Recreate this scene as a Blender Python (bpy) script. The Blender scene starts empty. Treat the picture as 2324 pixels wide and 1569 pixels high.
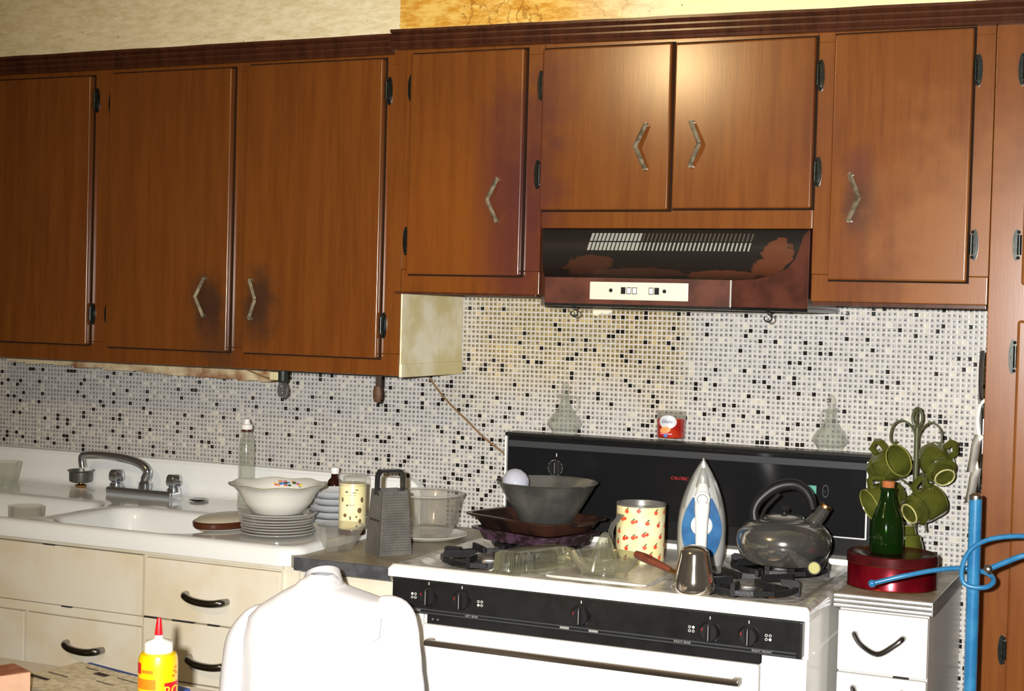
import bpy, bmesh, math, random
import numpy as np
from mathutils import Vector, Matrix
R = math.radians
random.seed(7)
rng = np.random.default_rng(11)
scn = bpy.context.scene
COL = scn.collection

# ------------------------------------------------------------------ camera
FPX, WPX = 3419.76, 2324.0
FW = Vector((-0.41185, 0.91093, -0.02420)); RT = Vector((0.91060, 0.41242, 0.02681)); UP = Vector((-0.03440, 0.01099, 0.99935))
CAM = Vector((1.5623, -3.5005, 1.4690))
cam = bpy.data.cameras.new('camera'); cam.sensor_width = 36.0; cam.lens = FPX / WPX * 36.0; cam.clip_start = 0.05
co = bpy.data.objects.new('camera', cam); COL.objects.link(co)
m = Matrix.Identity(4)
for i in range(3):
    m[i][0] = RT[i]; m[i][1] = UP[i]; m[i][2] = -FW[i]; m[i][3] = CAM[i]
co.matrix_world = m
scn.camera = co
# ------------------------------------------------------------------ world, lights, exposure
w = bpy.data.worlds.new('world'); scn.world = w; w.use_nodes = True
w.node_tree.nodes['Background'].inputs[0].default_value = (0.5, 0.45, 0.4, 1)
w.node_tree.nodes['Background'].inputs[1].default_value = 0.15
fl = bpy.data.lights.new('camera_flash', 'SPOT'); fl.energy = 670; fl.shadow_soft_size = 0.022; fl.color = (1.0, 0.985, 0.96)
fl.spot_size = math.radians(80); fl.spot_blend = 1.0
flo = bpy.data.objects.new('camera_flash', fl); COL.objects.link(flo)
flo.location = CAM - RT * 0.10 + UP * 0.05
flo.rotation_euler = (Vector((0.72, -0.35, 0.98)) - flo.location).to_track_quat('-Z', 'Y').to_euler()
LAMP_POS = Vector((-0.36, -3.0, 2.46)); LAMP_W = 42
lp = bpy.data.lights.new('ceiling_bulb', 'POINT'); lp.energy = LAMP_W; lp.shadow_soft_size = 0.045; lp.color = (1.0, 0.72, 0.36)
lpo = bpy.data.objects.new('ceiling_bulb', lp); COL.objects.link(lpo); lpo.location = LAMP_POS
vs = scn.view_settings
vs.view_transform = 'Standard'; vs.look = 'None'; vs.exposure = 0.0; vs.gamma = 1.0; vs.use_curve_mapping = False
scn.cycles.transparent_max_bounces = 24
scn.cycles.sample_clamp_indirect = 4.0
scn.cycles.adaptive_threshold = 0.045
scn.cycles.max_bounces = 6; scn.cycles.diffuse_bounces = 2; scn.cycles.glossy_bounces = 3

# ------------------------------------------------------------------ materials
def lin(c):
    return tuple(((v / 255) / 12.92 if v / 255 <= 0.04045 else ((v / 255 + 0.055) / 1.055) ** 2.4) for v in c)
MATS = {}
def nmat(name):
    m = bpy.data.materials.new(name); m.use_nodes = True
    nt = m.node_tree; b = nt.nodes['Principled BSDF']
    MATS[name] = m
    return m, nt, b
def N(nt, t, **kw):
    n = nt.nodes.new(t)
    for k, v in kw.items():
        if k.startswith('i_'): n.inputs[k[2:]].default_value = v
        else: setattr(n, k, v)
    return n
def L(nt, a, b): nt.links.new(a, b)
def rgba(c): return (c[0], c[1], c[2], 1)
def coords(nt, scale=(1, 1, 1), which='Object'):
    t = N(nt, 'ShaderNodeTexCoord'); mp = N(nt, 'ShaderNodeMapping'); mp.inputs['Scale'].default_value = scale
    L(nt, t.outputs[which], mp.inputs['Vector']); return mp.outputs['Vector']
def mixc(nt, fac, a, b, mode='MIX'):
    n = N(nt, 'ShaderNodeMix', data_type='RGBA', blend_type=mode)
    for s, v in ((n.inputs[0], fac), (n.inputs[6], a), (n.inputs[7], b)):
        if isinstance(v, (int, float)): s.default_value = v
        elif isinstance(v, tuple): s.default_value = rgba(v)
        else: L(nt, v, s)
    return n.outputs[2]
def mth(nt, op, a, b=0.0, clamp=False):
    n = N(nt, 'ShaderNodeMath', operation=op, use_clamp=clamp)
    for s, v in ((n.inputs[0], a), (n.inputs[1], b)):
        if isinstance(v, (int, float)): s.default_value = v
        else: L(nt, v, s)
    return n.outputs[0]
def ramp(nt, fac, lo, hi):
    n = N(nt, 'ShaderNodeMapRange', interpolation_type='SMOOTHSTEP'); L(nt, fac, n.inputs[0])
    n.inputs[1].default_value = lo; n.inputs[2].default_value = hi; return n.outputs[0]
def noise(nt, vec, scale, detail=3, rough=0.55):
    n = N(nt, 'ShaderNodeTexNoise'); n.inputs['Scale'].default_value = scale; n.inputs['Detail'].default_value = detail
    n.inputs['Roughness'].default_value = rough; L(nt, vec, n.inputs['Vector']); return n.outputs['Fac']
def bump(nt, b, h, strength, dist=0.002):
    n = N(nt, 'ShaderNodeBump'); n.inputs['Strength'].default_value = strength; n.inputs['Distance'].default_value = dist
    L(nt, h, n.inputs['Height']); L(nt, n.outputs[0], b.inputs['Normal'])
def dist_to(nt, vec, pt, sc=(1, 1, 1)):
    s = N(nt, 'ShaderNodeVectorMath', operation='SUBTRACT'); L(nt, vec, s.inputs[0]); s.inputs[1].default_value = pt
    k = N(nt, 'ShaderNodeVectorMath', operation='MULTIPLY'); L(nt, s.outputs[0], k.inputs[0]); k.inputs[1].default_value = sc
    l = N(nt, 'ShaderNodeVectorMath', operation='LENGTH'); L(nt, k.outputs[0], l.inputs[0]); return l.outputs['Value']
def pm(name, c, rough=0.5, metal=0.0, spec=0.5, var=0.0, vs_=30, bmp=0.0, bs=200, coat=0.0, second=None):
    m, nt, b = nmat(name)
    b.inputs['Roughness'].default_value = rough; b.inputs['Metallic'].default_value = metal
    b.inputs['Specular IOR Level'].default_value = spec; b.inputs['Coat Weight'].default_value = coat
    v = coords(nt)
    if var or second:
        f = noise(nt, v, vs_, 4)
        c2 = second if second else tuple(x * (1 - var) for x in c)
        L(nt, mixc(nt, ramp(nt, f, 0.38, 0.66), c, c2), b.inputs['Base Color'])
    else: b.inputs['Base Color'].default_value = rgba(c)
    if bmp: bump(nt, b, noise(nt, v, bs, 3), bmp)
    return m
def glassmat(name, tint, gloss=0.04, diffuse=0.05, dcol=(0.8, 0.8, 0.76), rough=0.03, edge=0.35):
    """thin wall glass: tinted see-through, brighter and more reflective at grazing angles"""
    m, nt, b = nmat(name); nt.nodes.remove(b)
    out = nt.nodes['Material Output']
    t = N(nt, 'ShaderNodeBsdfTransparent'); t.inputs[0].default_value = rgba(tint)
    g = N(nt, 'ShaderNodeBsdfGlossy'); g.inputs['Roughness'].default_value = rough; g.inputs['Color'].default_value = (1, 1, 1, 1)
    d = N(nt, 'ShaderNodeBsdfDiffuse'); d.inputs[0].default_value = rgba(dcol)
    lw = N(nt, 'ShaderNodeLayerWeight'); lw.inputs[0].default_value = 0.5
    f2 = mth(nt, 'POWER', lw.outputs['Facing'], 3.0)
    m1 = N(nt, 'ShaderNodeMixShader'); L(nt, mth(nt, 'ADD', mth(nt, 'MULTIPLY', f2, edge), diffuse, True), m1.inputs[0]); L(nt, t.outputs[0], m1.inputs[1]); L(nt, d.outputs[0], m1.inputs[2])
    m2 = N(nt, 'ShaderNodeMixShader'); L(nt, mth(nt, 'ADD', mth(nt, 'MULTIPLY', f2, 0.4), gloss, True), m2.inputs[0]); L(nt, m1.outputs[0], m2.inputs[1]); L(nt, g.outputs[0], m2.inputs[2])
    L(nt, m2.outputs[0], out.inputs['Surface']); return m
def woodmat(name, base, dark, spots=(), maroon=()):
    m, nt, b = nmat(name)
    g = N(nt, 'ShaderNodeNewGeometry'); P = g.outputs['Position']
    mp = N(nt, 'ShaderNodeMapping'); mp.inputs['Scale'].default_value = (14, 14, 0.9); L(nt, P, mp.inputs['Vector'])
    dn = N(nt, 'ShaderNodeTexNoise'); dn.inputs['Scale'].default_value = 2.0; dn.inputs['Detail'].default_value = 2; L(nt, P, dn.inputs['Vector'])
    grain = noise(nt, mp.outputs[0], 3.5, 8, 0.65)
    fine = N(nt, 'ShaderNodeMapping'); fine.inputs['Scale'].default_value = (260, 260, 14); L(nt, P, fine.inputs['Vector'])
    fg = noise(nt, fine.outputs[0], 1.0, 3, 0.7)
    c = mixc(nt, ramp(nt, grain, 0.35, 0.7), base, dark)
    c = mixc(nt, mth(nt, 'MULTIPLY', ramp(nt, fg, 0.5, 0.75), 0.28), c, tuple(x * 0.5 for x in dark))
    c = mixc(nt, mth(nt, 'MULTIPLY', ramp(nt, dn.outputs['Fac'], 0.45, 0.7), 0.35), c, tuple(x * 0.72 for x in base))
    wob = noise(nt, P, 16, 4)
    for pt, rad, col, amt in spots:
        d = dist_to(nt, P, pt, (1, 0.3, 0.62))
        d = mth(nt, 'ADD', d, mth(nt, 'MULTIPLY', mth(nt, 'SUBTRACT', wob, 0.5), rad * 1.1))
        f = N(nt, 'ShaderNodeMapRange', interpolation_type='SMOOTHSTEP'); L(nt, d, f.inputs[0])
        f.inputs[1].default_value = rad; f.inputs[2].default_value = rad * 0.15; f.inputs[3].default_value = 0; f.inputs[4].default_value = amt
        c = mixc(nt, f.outputs[0], c, col)
    L(nt, c, b.inputs['Base Color'])
    b.inputs['Roughness'].default_value = 0.20; b.inputs['Specular IOR Level'].default_value = 0.62
    bump(nt, b, fg, 0.03, 0.001)
    return m

W0, W1 = lin((119, 68, 26)), lin((104, 56, 21))
GR = (0.03, 0.018, 0.014); MA = (0.085, 0.022, 0.02)
WOOD = woodmat('stained_wood', W0, W1, spots=[
    ((-0.71, -0.35, 1.47), 0.07, GR, 0.75), ((-0.55, -0.35, 1.46), 0.08, GR, 0.75), ((-0.68, -0.35, 1.37), 0.09, GR, 0.45),
    ((0.10, -0.35, 1.73), 0.10, MA, 0.7), ((0.13, -0.35, 1.85), 0.13, MA, 0.65), ((0.13, -0.35, 1.60), 0.13, MA, 0.75), ((0.19, -0.35, 1.75), 0.12, MA, 0.6), ((0.22, -0.35, 1.95), 0.10, MA, 0.45),
    ((0.92, -0.35, 1.70), 0.055, GR, 0.7), ((0.92, -0.35, 1.79), 0.05, MA, 0.55), ((0.96, -0.35, 1.60), 0.13, MA, 0.3), ((0.80, -0.35, 1.86), 0.12, MA, 0.3),
    ((-0.05, -0.35, 1.66), 0.2, lin((132, 72, 22)), 0.5), ((1.1, -0.35, 1.62), 0.2, lin((142, 92, 46)), 0.5), ((1.25, -0.35, 1.5), 0.4, lin((142, 90, 45)), 0.45)])  # last two spots paint pale highlights into the right-hand wood
TRIM = woodmat('dark_trim_wood', lin((84, 47, 30)), lin((60, 33, 22)))

def plaster():
    m, nt, b = nmat('plaster')
    g = N(nt, 'ShaderNodeNewGeometry'); P = g.outputs['Position']
    mp = N(nt, 'ShaderNodeMapping'); mp.inputs['Scale'].default_value = (1, 1, 3.2); L(nt, P, mp.inputs['Vector'])
    n1 = noise(nt, mp.outputs[0], 26, 6, 0.7); n2 = noise(nt, P, 5, 3)
    base = mixc(nt, ramp(nt, n1, 0.35, 0.68), lin((250, 238, 200)), lin((228, 212, 166)))
    och = mixc(nt, ramp(nt, n1, 0.35, 0.65), lin((246, 205, 108)), lin((214, 150, 44)))
    sx = N(nt, 'ShaderNodeSeparateXYZ'); L(nt, P, sx.inputs[0]); x = sx.outputs['X']
    xw = mth(nt, 'ADD', x, mth(nt, 'MULTIPLY', mth(nt, 'SUBTRACT', n2, 0.5), 0.25))
    f = mth(nt, 'MULTIPLY', ramp(nt, x, -0.191, -0.188), mth(nt, 'SUBTRACT', 1.0, ramp(nt, xw, 0.15, 0.55)))
    c = mixc(nt, f, base, och)
    pale = mth(nt, 'MULTIPLY', ramp(nt, xw, 0.3, 0.6), 0.8)
    c = mixc(nt, pale, c, lin((252, 240, 176)))
    zz = mth(nt, 'ADD', sx.outputs['Z'], mth(nt, 'MULTIPLY', n2, 0.03))
    c = mixc(nt, mth(nt, 'MULTIPLY', mth(nt, 'SUBTRACT', 1.0, ramp(nt, zz, 2.128, 2.15)), mth(nt, 'MULTIPLY', f, 0.75)), c, lin((252, 226, 150)))
    sp = N(nt, 'ShaderNodeTexVoronoi'); sp.inputs['Scale'].default_value = 30; L(nt, P, sp.inputs['Vector'])
    dots = mth(nt, 'LESS_THAN', sp.outputs['Distance'], 0.07)
    c = mixc(nt, mth(nt, 'MULTIPLY', dots, 0.6), c, lin((120, 80, 40)))
    wv = N(nt, 'ShaderNodeTexVoronoi', feature='DISTANCE_TO_EDGE'); wv.inputs['Scale'].default_value = 6
    dv = N(nt, 'ShaderNodeVectorMath', operation='ADD'); L(nt, P, dv.inputs[0])
    ns = N(nt, 'ShaderNodeTexNoise'); ns.inputs['Scale'].default_value = 18; ns.inputs['Detail'].default_value = 5; L(nt, P, ns.inputs['Vector'])
    sc = N(nt, 'ShaderNodeVectorMath', operation='SCALE'); L(nt, ns.outputs['Color'], sc.inputs[0]); sc.inputs['Scale'].default_value = 0.12
    L(nt, sc.outputs[0], dv.inputs[1]); L(nt, dv.outputs[0], wv.inputs['Vector'])
    crack = mth(nt, 'MULTIPLY', mth(nt, 'LESS_THAN', wv.outputs['Distance'], 0.012), mth(nt, 'MULTIPLY', f, 0.55))
    c = mixc(nt, crack, c, lin((150, 92, 20)))
    L(nt, c, b.inputs['Base Color']); b.inputs['Roughness'].default_value = 0.8; b.inputs['Specular IOR Level'].default_value = 0.2
    bump(nt, b, n1, 0.55, 0.006)
    return m
PLASTER = plaster()

def tilemat():
    m, nt, b = nmat('mosaic_tile')
    at = N(nt, 'ShaderNodeAttribute', attribute_name='Col')
    g = N(nt, 'ShaderNodeNewGeometry'); P = g.outputs['Position']
    wob = mth(nt, 'MULTIPLY', mth(nt, 'SUBTRACT', noise(nt, P, 9, 4), 0.5), 0.22)
    c = at.outputs['Color']
    for pt, sc, rad, amt in (((0.12, 0, 1.46), (0.7, 0, 1.0), 0.30, 0.8), ((0.36, 0, 1.42), (1.3, 0, 0.62), 0.20, 0.55), ((-0.12, 0, 1.35), (1, 0, 0.8), 0.18, 0.35)):
        d = mth(nt, 'ADD', dist_to(nt, P, pt, sc), wob)
        f = N(nt, 'ShaderNodeMapRange', interpolation_type='SMOOTHSTEP'); L(nt, d, f.inputs[0])
        f.inputs[1].default_value = rad; f.inputs[2].default_value = rad * 0.2; f.inputs[3].default_value = 0; f.inputs[4].default_value = amt
        c = mixc(nt, f.outputs[0], c, lin((232, 204, 118)), 'MULTIPLY')
    L(nt, c, b.inputs['Base Color']); b.inputs['Roughness'].default_value = 0.22; b.inputs['Specular IOR Level'].default_value = 0.5
    return m
TILE = tilemat()
GROUT = pm('grout', lin((206, 201, 193)), 0.8, var=0.12, vs_=60)
CREAM = pm('cream_enamel', lin((232, 224, 204)), 0.35, var=0.10, vs_=7, second=lin((224, 210, 180)))
OLDCREAM = pm('grimy_cream_paint', lin((242, 234, 204)), 0.6, second=lin((218, 204, 150)), vs_=9, bmp=0.15)
PORC = pm('white_porcelain', lin((240, 241, 237)), 0.16, coat=0.4)
STOVEW = pm('white_stove_enamel', lin((240, 238, 232)), 0.2)
COOKTOP = pm('cooktop_enamel', lin((206, 203, 196)), 0.28, second=lin((150, 142, 128)), vs_=22)
BLACK = pm('black_gloss', (0.012, 0.012, 0.012), 0.3, spec=0.35, var=0.3)
BGLASS = pm('black_panel_glass', (0.010, 0.010, 0.011), 0.16, spec=0.3)
BAND = pm('dark_grey_band', (0.045, 0.047, 0.05), 0.45, spec=0.2)
IRONM = pm('cast_iron', (0.008, 0.008, 0.009), 0.45, spec=0.5, bmp=0.3, bs=300)
CHROME = pm('chrome', (0.70, 0.74, 0.80), 0.1, 0.95)
DCHROME = pm('dark_chrome', (0.30, 0.29, 0.29), 0.18, 1.0)
STEEL = pm('brushed_steel', (0.20, 0.19, 0.172), 0.32, 0.35, var=0.3, vs_=14)
ALU = pm('aluminium', (0.66, 0.66, 0.66), 0.35, 1.0, var=0.15, vs_=60)
PEWTER = pm('aged_brass', (0.40, 0.34, 0.22), 0.35, 0.45, var=0.6, vs_=60)
HINGE = pm('blackened_bronze', (0.026, 0.029, 0.024), 0.25, 0.6, var=0.5, vs_=120)
LINO = pm('worn_grey_laminate', lin((168, 158, 136)), 0.4, second=lin((140, 128, 104)), vs_=16)
HOODB = pm('brown_hood_enamel', lin((92, 52, 40)), 0.3, second=lin((68, 38, 30)), vs_=14)
def hoodface():
    m, nt, b = nmat('greasy_hood_face')
    g = N(nt, 'ShaderNodeNewGeometry'); P = g.outputs['Position']
    wob = mth(nt, 'MULTIPLY', mth(nt, 'SUBTRACT', noise(nt, P, 34, 5, 0.65), 0.5), 0.05)
    c = (0.012, 0.010, 0.009)
    brn = lin((92, 52, 34))
    for pt, sc, rad, amt in (((0.752, 0, 1.602), (1, 0, 1.15), 0.036, 1.0), ((0.735, 0, 1.572), (0.9, 0, 1.6), 0.036, 1.0), ((0.650, 0, 1.553), (0.45, 0, 4.0), 0.042, 0.95), ((0.33, 0, 1.572), (0.75, 0, 1.8), 0.045, 0.45), ((0.46, 0, 1.556), (0.4, 0, 4.0), 0.045, 0.4)):
        d = mth(nt, 'ADD', dist_to(nt, P, pt, sc), wob)
        f = N(nt, 'ShaderNodeMapRange', interpolation_type='SMOOTHSTEP'); L(nt, d, f.inputs[0])
        f.inputs[1].default_value = rad; f.inputs[2].default_value = rad * 0.86; f.inputs[3].default_value = 0; f.inputs[4].default_value = amt
        c = mixc(nt, f.outputs[0], c, brn)
    L(nt, c, b.inputs['Base Color']); b.inputs['Roughness'].default_value = 0.35
    return m
HOODF = hoodface()
SWPL = pm('satin_switch_plate', lin((214, 212, 194)), 0.4, 0.2)
WHITEP = pm('white_plastic', lin((242, 240, 234)), 0.35)
CLOTH = pm('white_cotton', lin((246, 245, 248)), 0.9, spec=0.1, bmp=0.15, bs=500)
CLOTHG = pm('grey_white_lining', lin((206, 204, 202)), 0.9, spec=0.1)
ROAST = pm('burnt_enamel', lin((28, 20, 18)), 0.3, second=lin((62, 38, 28)), vs_=13, bmp=0.3, bs=60)
ROASTI = pm('purple_sheen_enamel', lin((36, 27, 26)), 0.3, second=lin((82, 58, 76)), vs_=40)  # purple patches paint the pan's sheen into its colour
BOWLST = pm('dull_steel', (0.33, 0.32, 0.285), 0.25, 0.65, var=0.5, vs_=9)
KETST = pm('polished_kettle_steel', (0.40, 0.39, 0.36), 0.11, 0.86, var=0.35, vs_=10)
CEZST = pm('polished_pot_steel', (0.62, 0.57, 0.49), 0.1, 0.95)
BLUEP = pm('translucent_blue_plastic', lin((26, 84, 134)), 0.2, second=lin((40, 104, 154)), vs_=30)
IRONS = pm('silver_plastic', lin((186, 186, 180)), 0.28, 0.35)
BLKPL = pm('black_plastic', (0.010, 0.010, 0.010), 0.42, spec=0.35)
WOODH = pm('red_brown_handle', lin((112, 56, 38)), 0.35, second=lin((88, 40, 28)), vs_=40)
OLIVE = pm('olive_glaze', lin((82, 85, 31)), 0.14, second=lin((64, 67, 26)), vs_=25, coat=0.5)
OLIVER = pm('pale_olive_rim', lin((186, 180, 120)), 0.25)
OLIVEL = pm('light_olive_rim', lin((132, 132, 62)), 0.2)
OLIVEM = pm('olive_metal', lin((74, 78, 50)), 0.3)
REDT = pm('red_tin', lin((138, 14, 32)), 0.22, 0.6, second=lin((104, 8, 22)), vs_=14)
REDTL = pm('dark_red_lid', lin((70, 14, 18)), 0.25, 0.4, second=lin((90, 22, 24)), vs_=20)
CORK = pm('cork', lin((178, 104, 56)), 0.9, var=0.3, vs_=200)
BLUEM = pm('blue_painted_metal', lin((34, 102, 148)), 0.3, second=lin((46, 116, 158)), vs_=40)
WORN = pm('worn_steel_tip', (0.35, 0.33, 0.3), 0.35, 1.0)
YEL = pm('yellow_bottle_plastic', lin((244, 204, 4)), 0.35)
REDP = pm('red_plastic', lin((214, 26, 34)), 0.35)
ORNG = pm('orange_print', lin((236, 128, 12)), 0.5)
REDL = pm('red_label_print', lin((206, 16, 28)), 0.45)
YELP = pm('yellow_print', lin((250, 214, 60)), 0.5)
FRUITR = pm('red_fruit_print', lin((216, 66, 40)), 0.4, second=lin((232, 104, 66)), vs_=150)
LEAFG = pm('green_leaf_print', lin((62, 96, 44)), 0.4)
CREAMT = pm('cream_tin', lin((248, 238, 190)), 0.3, second=lin((236, 222, 160)), vs_=20)
BROWNPR = pm('brown_print', lin((112, 90, 58)), 0.6)
DARKPR = pm('dark_print', lin((58, 44, 30)), 0.6)
BROWNG = glassmat('brown_glass', (0.16, 0.045, 0.02), 0.04, 0.35, (0.07, 0.02, 0.012))
GREENG = glassmat('green_glass', (0.07, 0.26, 0.04), 0.06, 0.16, (0.02, 0.085, 0.010), rough=0.06, edge=0.15)
CLEAR = glassmat('clear_glass', (0.95, 0.96, 0.94), 0.04, 0.05)
CLEARY = glassmat('pressed_glass', (0.93, 0.93, 0.84), 0.13, 0.06, (0.62, 0.61, 0.48), rough=0.08, edge=0.4)
CLEARG = glassmat('grey_plate_glass', (0.94, 0.935, 0.92), 0.05, 0.04, (0.62, 0.60, 0.57), rough=0.05, edge=0.45)
PALEB = glassmat('pale_blue_glass', (0.75, 0.78, 0.8), 0.06, 0.6, (0.86, 0.875, 0.885))
GRIM = glassmat('glass_rim', (0.9, 0.89, 0.87), 0.10, 0.42, (0.66, 0.64, 0.6), rough=0.1)
MILK = pm('milk_glass', lin((226, 224, 214)), 0.15, coat=0.3)
GREYRIM = pm('grey_green_rim', lin((150, 146, 122)), 0.25)
BROWNRIM = pm('brown_glaze', lin((74, 36, 20)), 0.25)
TANG = pm('tan_glaze', lin((196, 188, 164)), 0.3)
LABELW = pm('white_label', lin((214, 212, 200)), 0.6)
FROST = pm('frosted_bulb', lin((190, 192, 204)), 0.12, coat=0.5)
TEAL = pm('teal_display', lin((86, 158, 142)), 0.4)
REDTXT = pm('red_lettering', lin((190, 30, 34)), 0.4)
GREYTXT = pm('grey_lettering', lin((150, 148, 142)), 0.5)
WHITETXT = pm('white_lettering', lin((222, 220, 212)), 0.5)
CABLE = pm('brown_cable', lin((128, 98, 62)), 0.6)
RUSTP = pm('peeling_rusty_paint', lin((226, 208, 166)), 0.7, second=lin((136, 78, 34)), vs_=9)
CARD = pm('pink_cardboard', lin((220, 176, 146)), 0.8, var=0.1)
CARDT = pm('brown_box_top', lin((150, 92, 62)), 0.8, second=lin((178, 122, 92)), vs_=30)
BLUEF = pm('blue_folder', lin((52, 78, 150)), 0.5)
NEWS = pm('newsprint', lin((226, 214, 182)), 0.9, second=lin((192, 180, 148)), vs_=90)
TABLE = pm('cream_table_top', lin((222, 212, 192)), 0.4)
PWOOD = pm('plain_chair_wood', lin((120, 78, 46)), 0.5)
FLOORM = pm('vinyl_floor', lin((116, 108, 98)), 0.5, var=0.2, vs_=3)
WALLP = pm('room_wall_paint', lin((112, 108, 100)), 0.8)
CEILP = pm('ceiling_paint', lin((166, 160, 148)), 0.9)
RUBBERG = pm('dark_green_socket', lin((30, 40, 32)), 0.5)
BRASS = pm('brass', (0.55, 0.30, 0.10), 0.3, 1.0)
CANDW = pm('red_wax_glass', lin((150, 26, 22)), 0.1, coat=0.5, second=lin((176, 50, 26)), vs_=40)
CANDL = pm('grey_white_print', lin((206, 208, 212)), 0.4)
ORFR = pm('orange_fruit_print', lin((228, 152, 90)), 0.5)
BLUEPR = pm('blue_print', lin((60, 130, 196)), 0.4)
PINKPR = pm('pink_print', lin((214, 110, 140)), 0.4)
NAVYTXT = pm('navy_lettering', lin((40, 62, 92)), 0.5)
DRIP = pm('drip_pan_chrome', (0.62, 0.6, 0.58), 0.2, 1.0, var=0.4, vs_=40)
GLOBE = None
def emit(name, c, s):
    m, nt, b = nmat(name); b.inputs['Base Color'].default_value = rgba(c)
    b.inputs['Emission Color'].default_value = rgba(c); b.inputs['Emission Strength'].default_value = s; return m

# ------------------------------------------------------------------ mesh helpers
class MB:
    def __init__(s): s.v = []; s.f = []; s.mi = []; s.cur = 0; s.bev = False
    def mat(s, i): s.cur = i; return s
    def add(s, vs, fs, M=None):
        o = len(s.v)
        s.v += [tuple(M @ Vector(p)) if M is not None else tuple(p) for p in vs]
        for f in fs: s.f.append([i + o for i in f]); s.mi.append(s.cur)
        return s
    def box(s, lo, hi, bev=0.0, seg=2, M=None):
        lo, hi = [min(a, b) for a, b in zip(lo, hi)], [max(a, b) for a, b in zip(lo, hi)]
        if bev <= 0:
            vs = [(x, y, z) for z in (lo[2], hi[2]) for y in (lo[1], hi[1]) for x in (lo[0], hi[0])]
            return s.add(vs, [(0, 2, 3, 1), (4, 5, 7, 6), (0, 1, 5, 4), (2, 6, 7, 3), (0, 4, 6, 2), (1, 3, 7, 5)], M)
        s.bev = True
        bm = bmesh.new(); bmesh.ops.create_cube(bm, size=1)
        for v in bm.verts: v.co = Vector([(lo[i] + hi[i]) / 2 + v.co[i] * (hi[i] - lo[i]) for i in range(3)])
        bmesh.ops.bevel(bm, geom=bm.edges[:], offset=min(bev, 0.49 * min(hi[i] - lo[i] for i in range(3))), segments=seg, affect='EDGES', profile=0.5)
        bm.verts.index_update(); vs = [v.co.copy() for v in bm.verts]; fs = [[v.index for v in f.verts] for f in bm.faces]; bm.free()
        return s.add(vs, fs, M)
    def lathe(s, prof, n=32, M=None, fn=None, a0=0.0, a1=None):
        full = a1 is None; a1 = 2 * math.pi if full else a1
        vs, rings = [], []
        for k, (r, z) in enumerate(prof):
            if r < 1e-6: rings.append([len(vs)]); vs.append((0, 0, z)); continue
            ring = []
            for i in range(n if full else n + 1):
                a = a0 + (a1 - a0) * i / n
                rr, zz = (r, z) if fn is None else fn(a, k, r, z)
                ring.append(len(vs)); vs.append((rr * math.cos(a), rr * math.sin(a), zz))
            rings.append(ring)
        fs = []
        for A, B in zip(rings[:-1], rings[1:]):
            cnt = n
            for i in range(cnt):
                j = (i + 1) % n if full else i + 1
                if len(A) == 1 and len(B) == 1: continue
                if len(A) == 1: fs.append((A[0], B[j], B[i]))
                elif len(B) == 1: fs.append((A[i], A[j], B[0]))
                else: fs.append((A[i], A[j], B[j], B[i]))
        return s.add(vs, fs, M)
    def tube(s, pts, rad, n=10, M=None, sub=0, flat=1.0):
        pts = [Vector(p) for p in pts]
        if not isinstance(rad, (list, tuple)): rad = [rad] * len(pts)
        if sub:
            P, Q = [], []
            for i in range(len(pts) - 1):
                p0 = pts[max(i - 1, 0)]; p1 = pts[i]; p2 = pts[i + 1]; p3 = pts[min(i + 2, len(pts) - 1)]
                for k in range(sub):
                    t = k / sub
                    P.append(0.5 * ((2 * p1) + (p2 - p0) * t + (2 * p0 - 5 * p1 + 4 * p2 - p3) * t * t + (3 * p1 - p0 - 3 * p2 + p3) * t ** 3))
                    Q.append(rad[i] * (1 - t) + rad[i + 1] * t)
            P.append(pts[-1]); Q.append(rad[-1]); pts, rad = P, Q
        T = [(pts[min(i + 1, len(pts) - 1)] - pts[max(i - 1, 0)]).normalized() for i in range(len(pts))]
        u = T[0].orthogonal().normalized(); vs = []
        for i, p in enumerate(pts):
            u = (u - T[i] * u.dot(T[i])).normalized(); w = T[i].cross(u)
            for k in range(n):
                a = 2 * math.pi * k / n
                vs.append(p + (u * math.cos(a) + w * math.sin(a) * flat) * rad[i])
        fs = [(i * n + k, i * n + (k + 1) % n, (i + 1) * n + (k + 1) % n, (i + 1) * n + k) for i in range(len(pts) - 1) for k in range(n)]
        fs.append(tuple(range(n - 1, -1, -1))); fs.append(tuple((len(pts) - 1) * n + k for k in range(n)))
        return s.add(vs, fs, M)
    def cyl(s, p0, p1, r, n=20, M=None): return s.tube([p0, p1], r, n, M)
    def sphere(s, c, r, n=20, M=None, sc=(1, 1, 1)):
        k = n // 2
        prof = [(r * math.sin(math.pi * i / k), -r * math.cos(math.pi * i / k)) for i in range(k + 1)]
        prof[0] = (0, -r); prof[-1] = (0, r)
        X = Matrix.Translation(c) @ Matrix.Diagonal((*sc, 1))
        return s.lathe(prof, n, (M @ X) if M is not None else X)
    def prism(s, poly, d0, d1, axis='Y', M=None):
        n = len(poly)
        f = {'Y': lambda a, b, d: (a, d, b), 'Z': lambda a, b, d: (a, b, d), 'X': lambda a, b, d: (d, a, b)}[axis]
        vs = [f(a, b, d0) for a, b in poly] + [f(a, b, d1) for a, b in poly]
        fs = [tuple(range(n - 1, -1, -1)), tuple(range(n, 2 * n))] + [(i, (i + 1) % n, n + (i + 1) % n, n + i) for i in range(n)]
        return s.add(vs, fs, M)
    def grid(s, nx, ny, fn, M=None, closed=False):
        vs = [fn(i / nx, j / ny) for j in range(ny + 1) for i in range(nx + (0 if closed else 1))]
        wdt = nx if closed else nx + 1
        fs = [(j * wdt + i, j * wdt + (i + 1) % wdt, (j + 1) * wdt + (i + 1) % wdt, (j + 1) * wdt + i) for j in range(ny) for i in range(nx)]
        return s.add(vs, fs, M)
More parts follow.
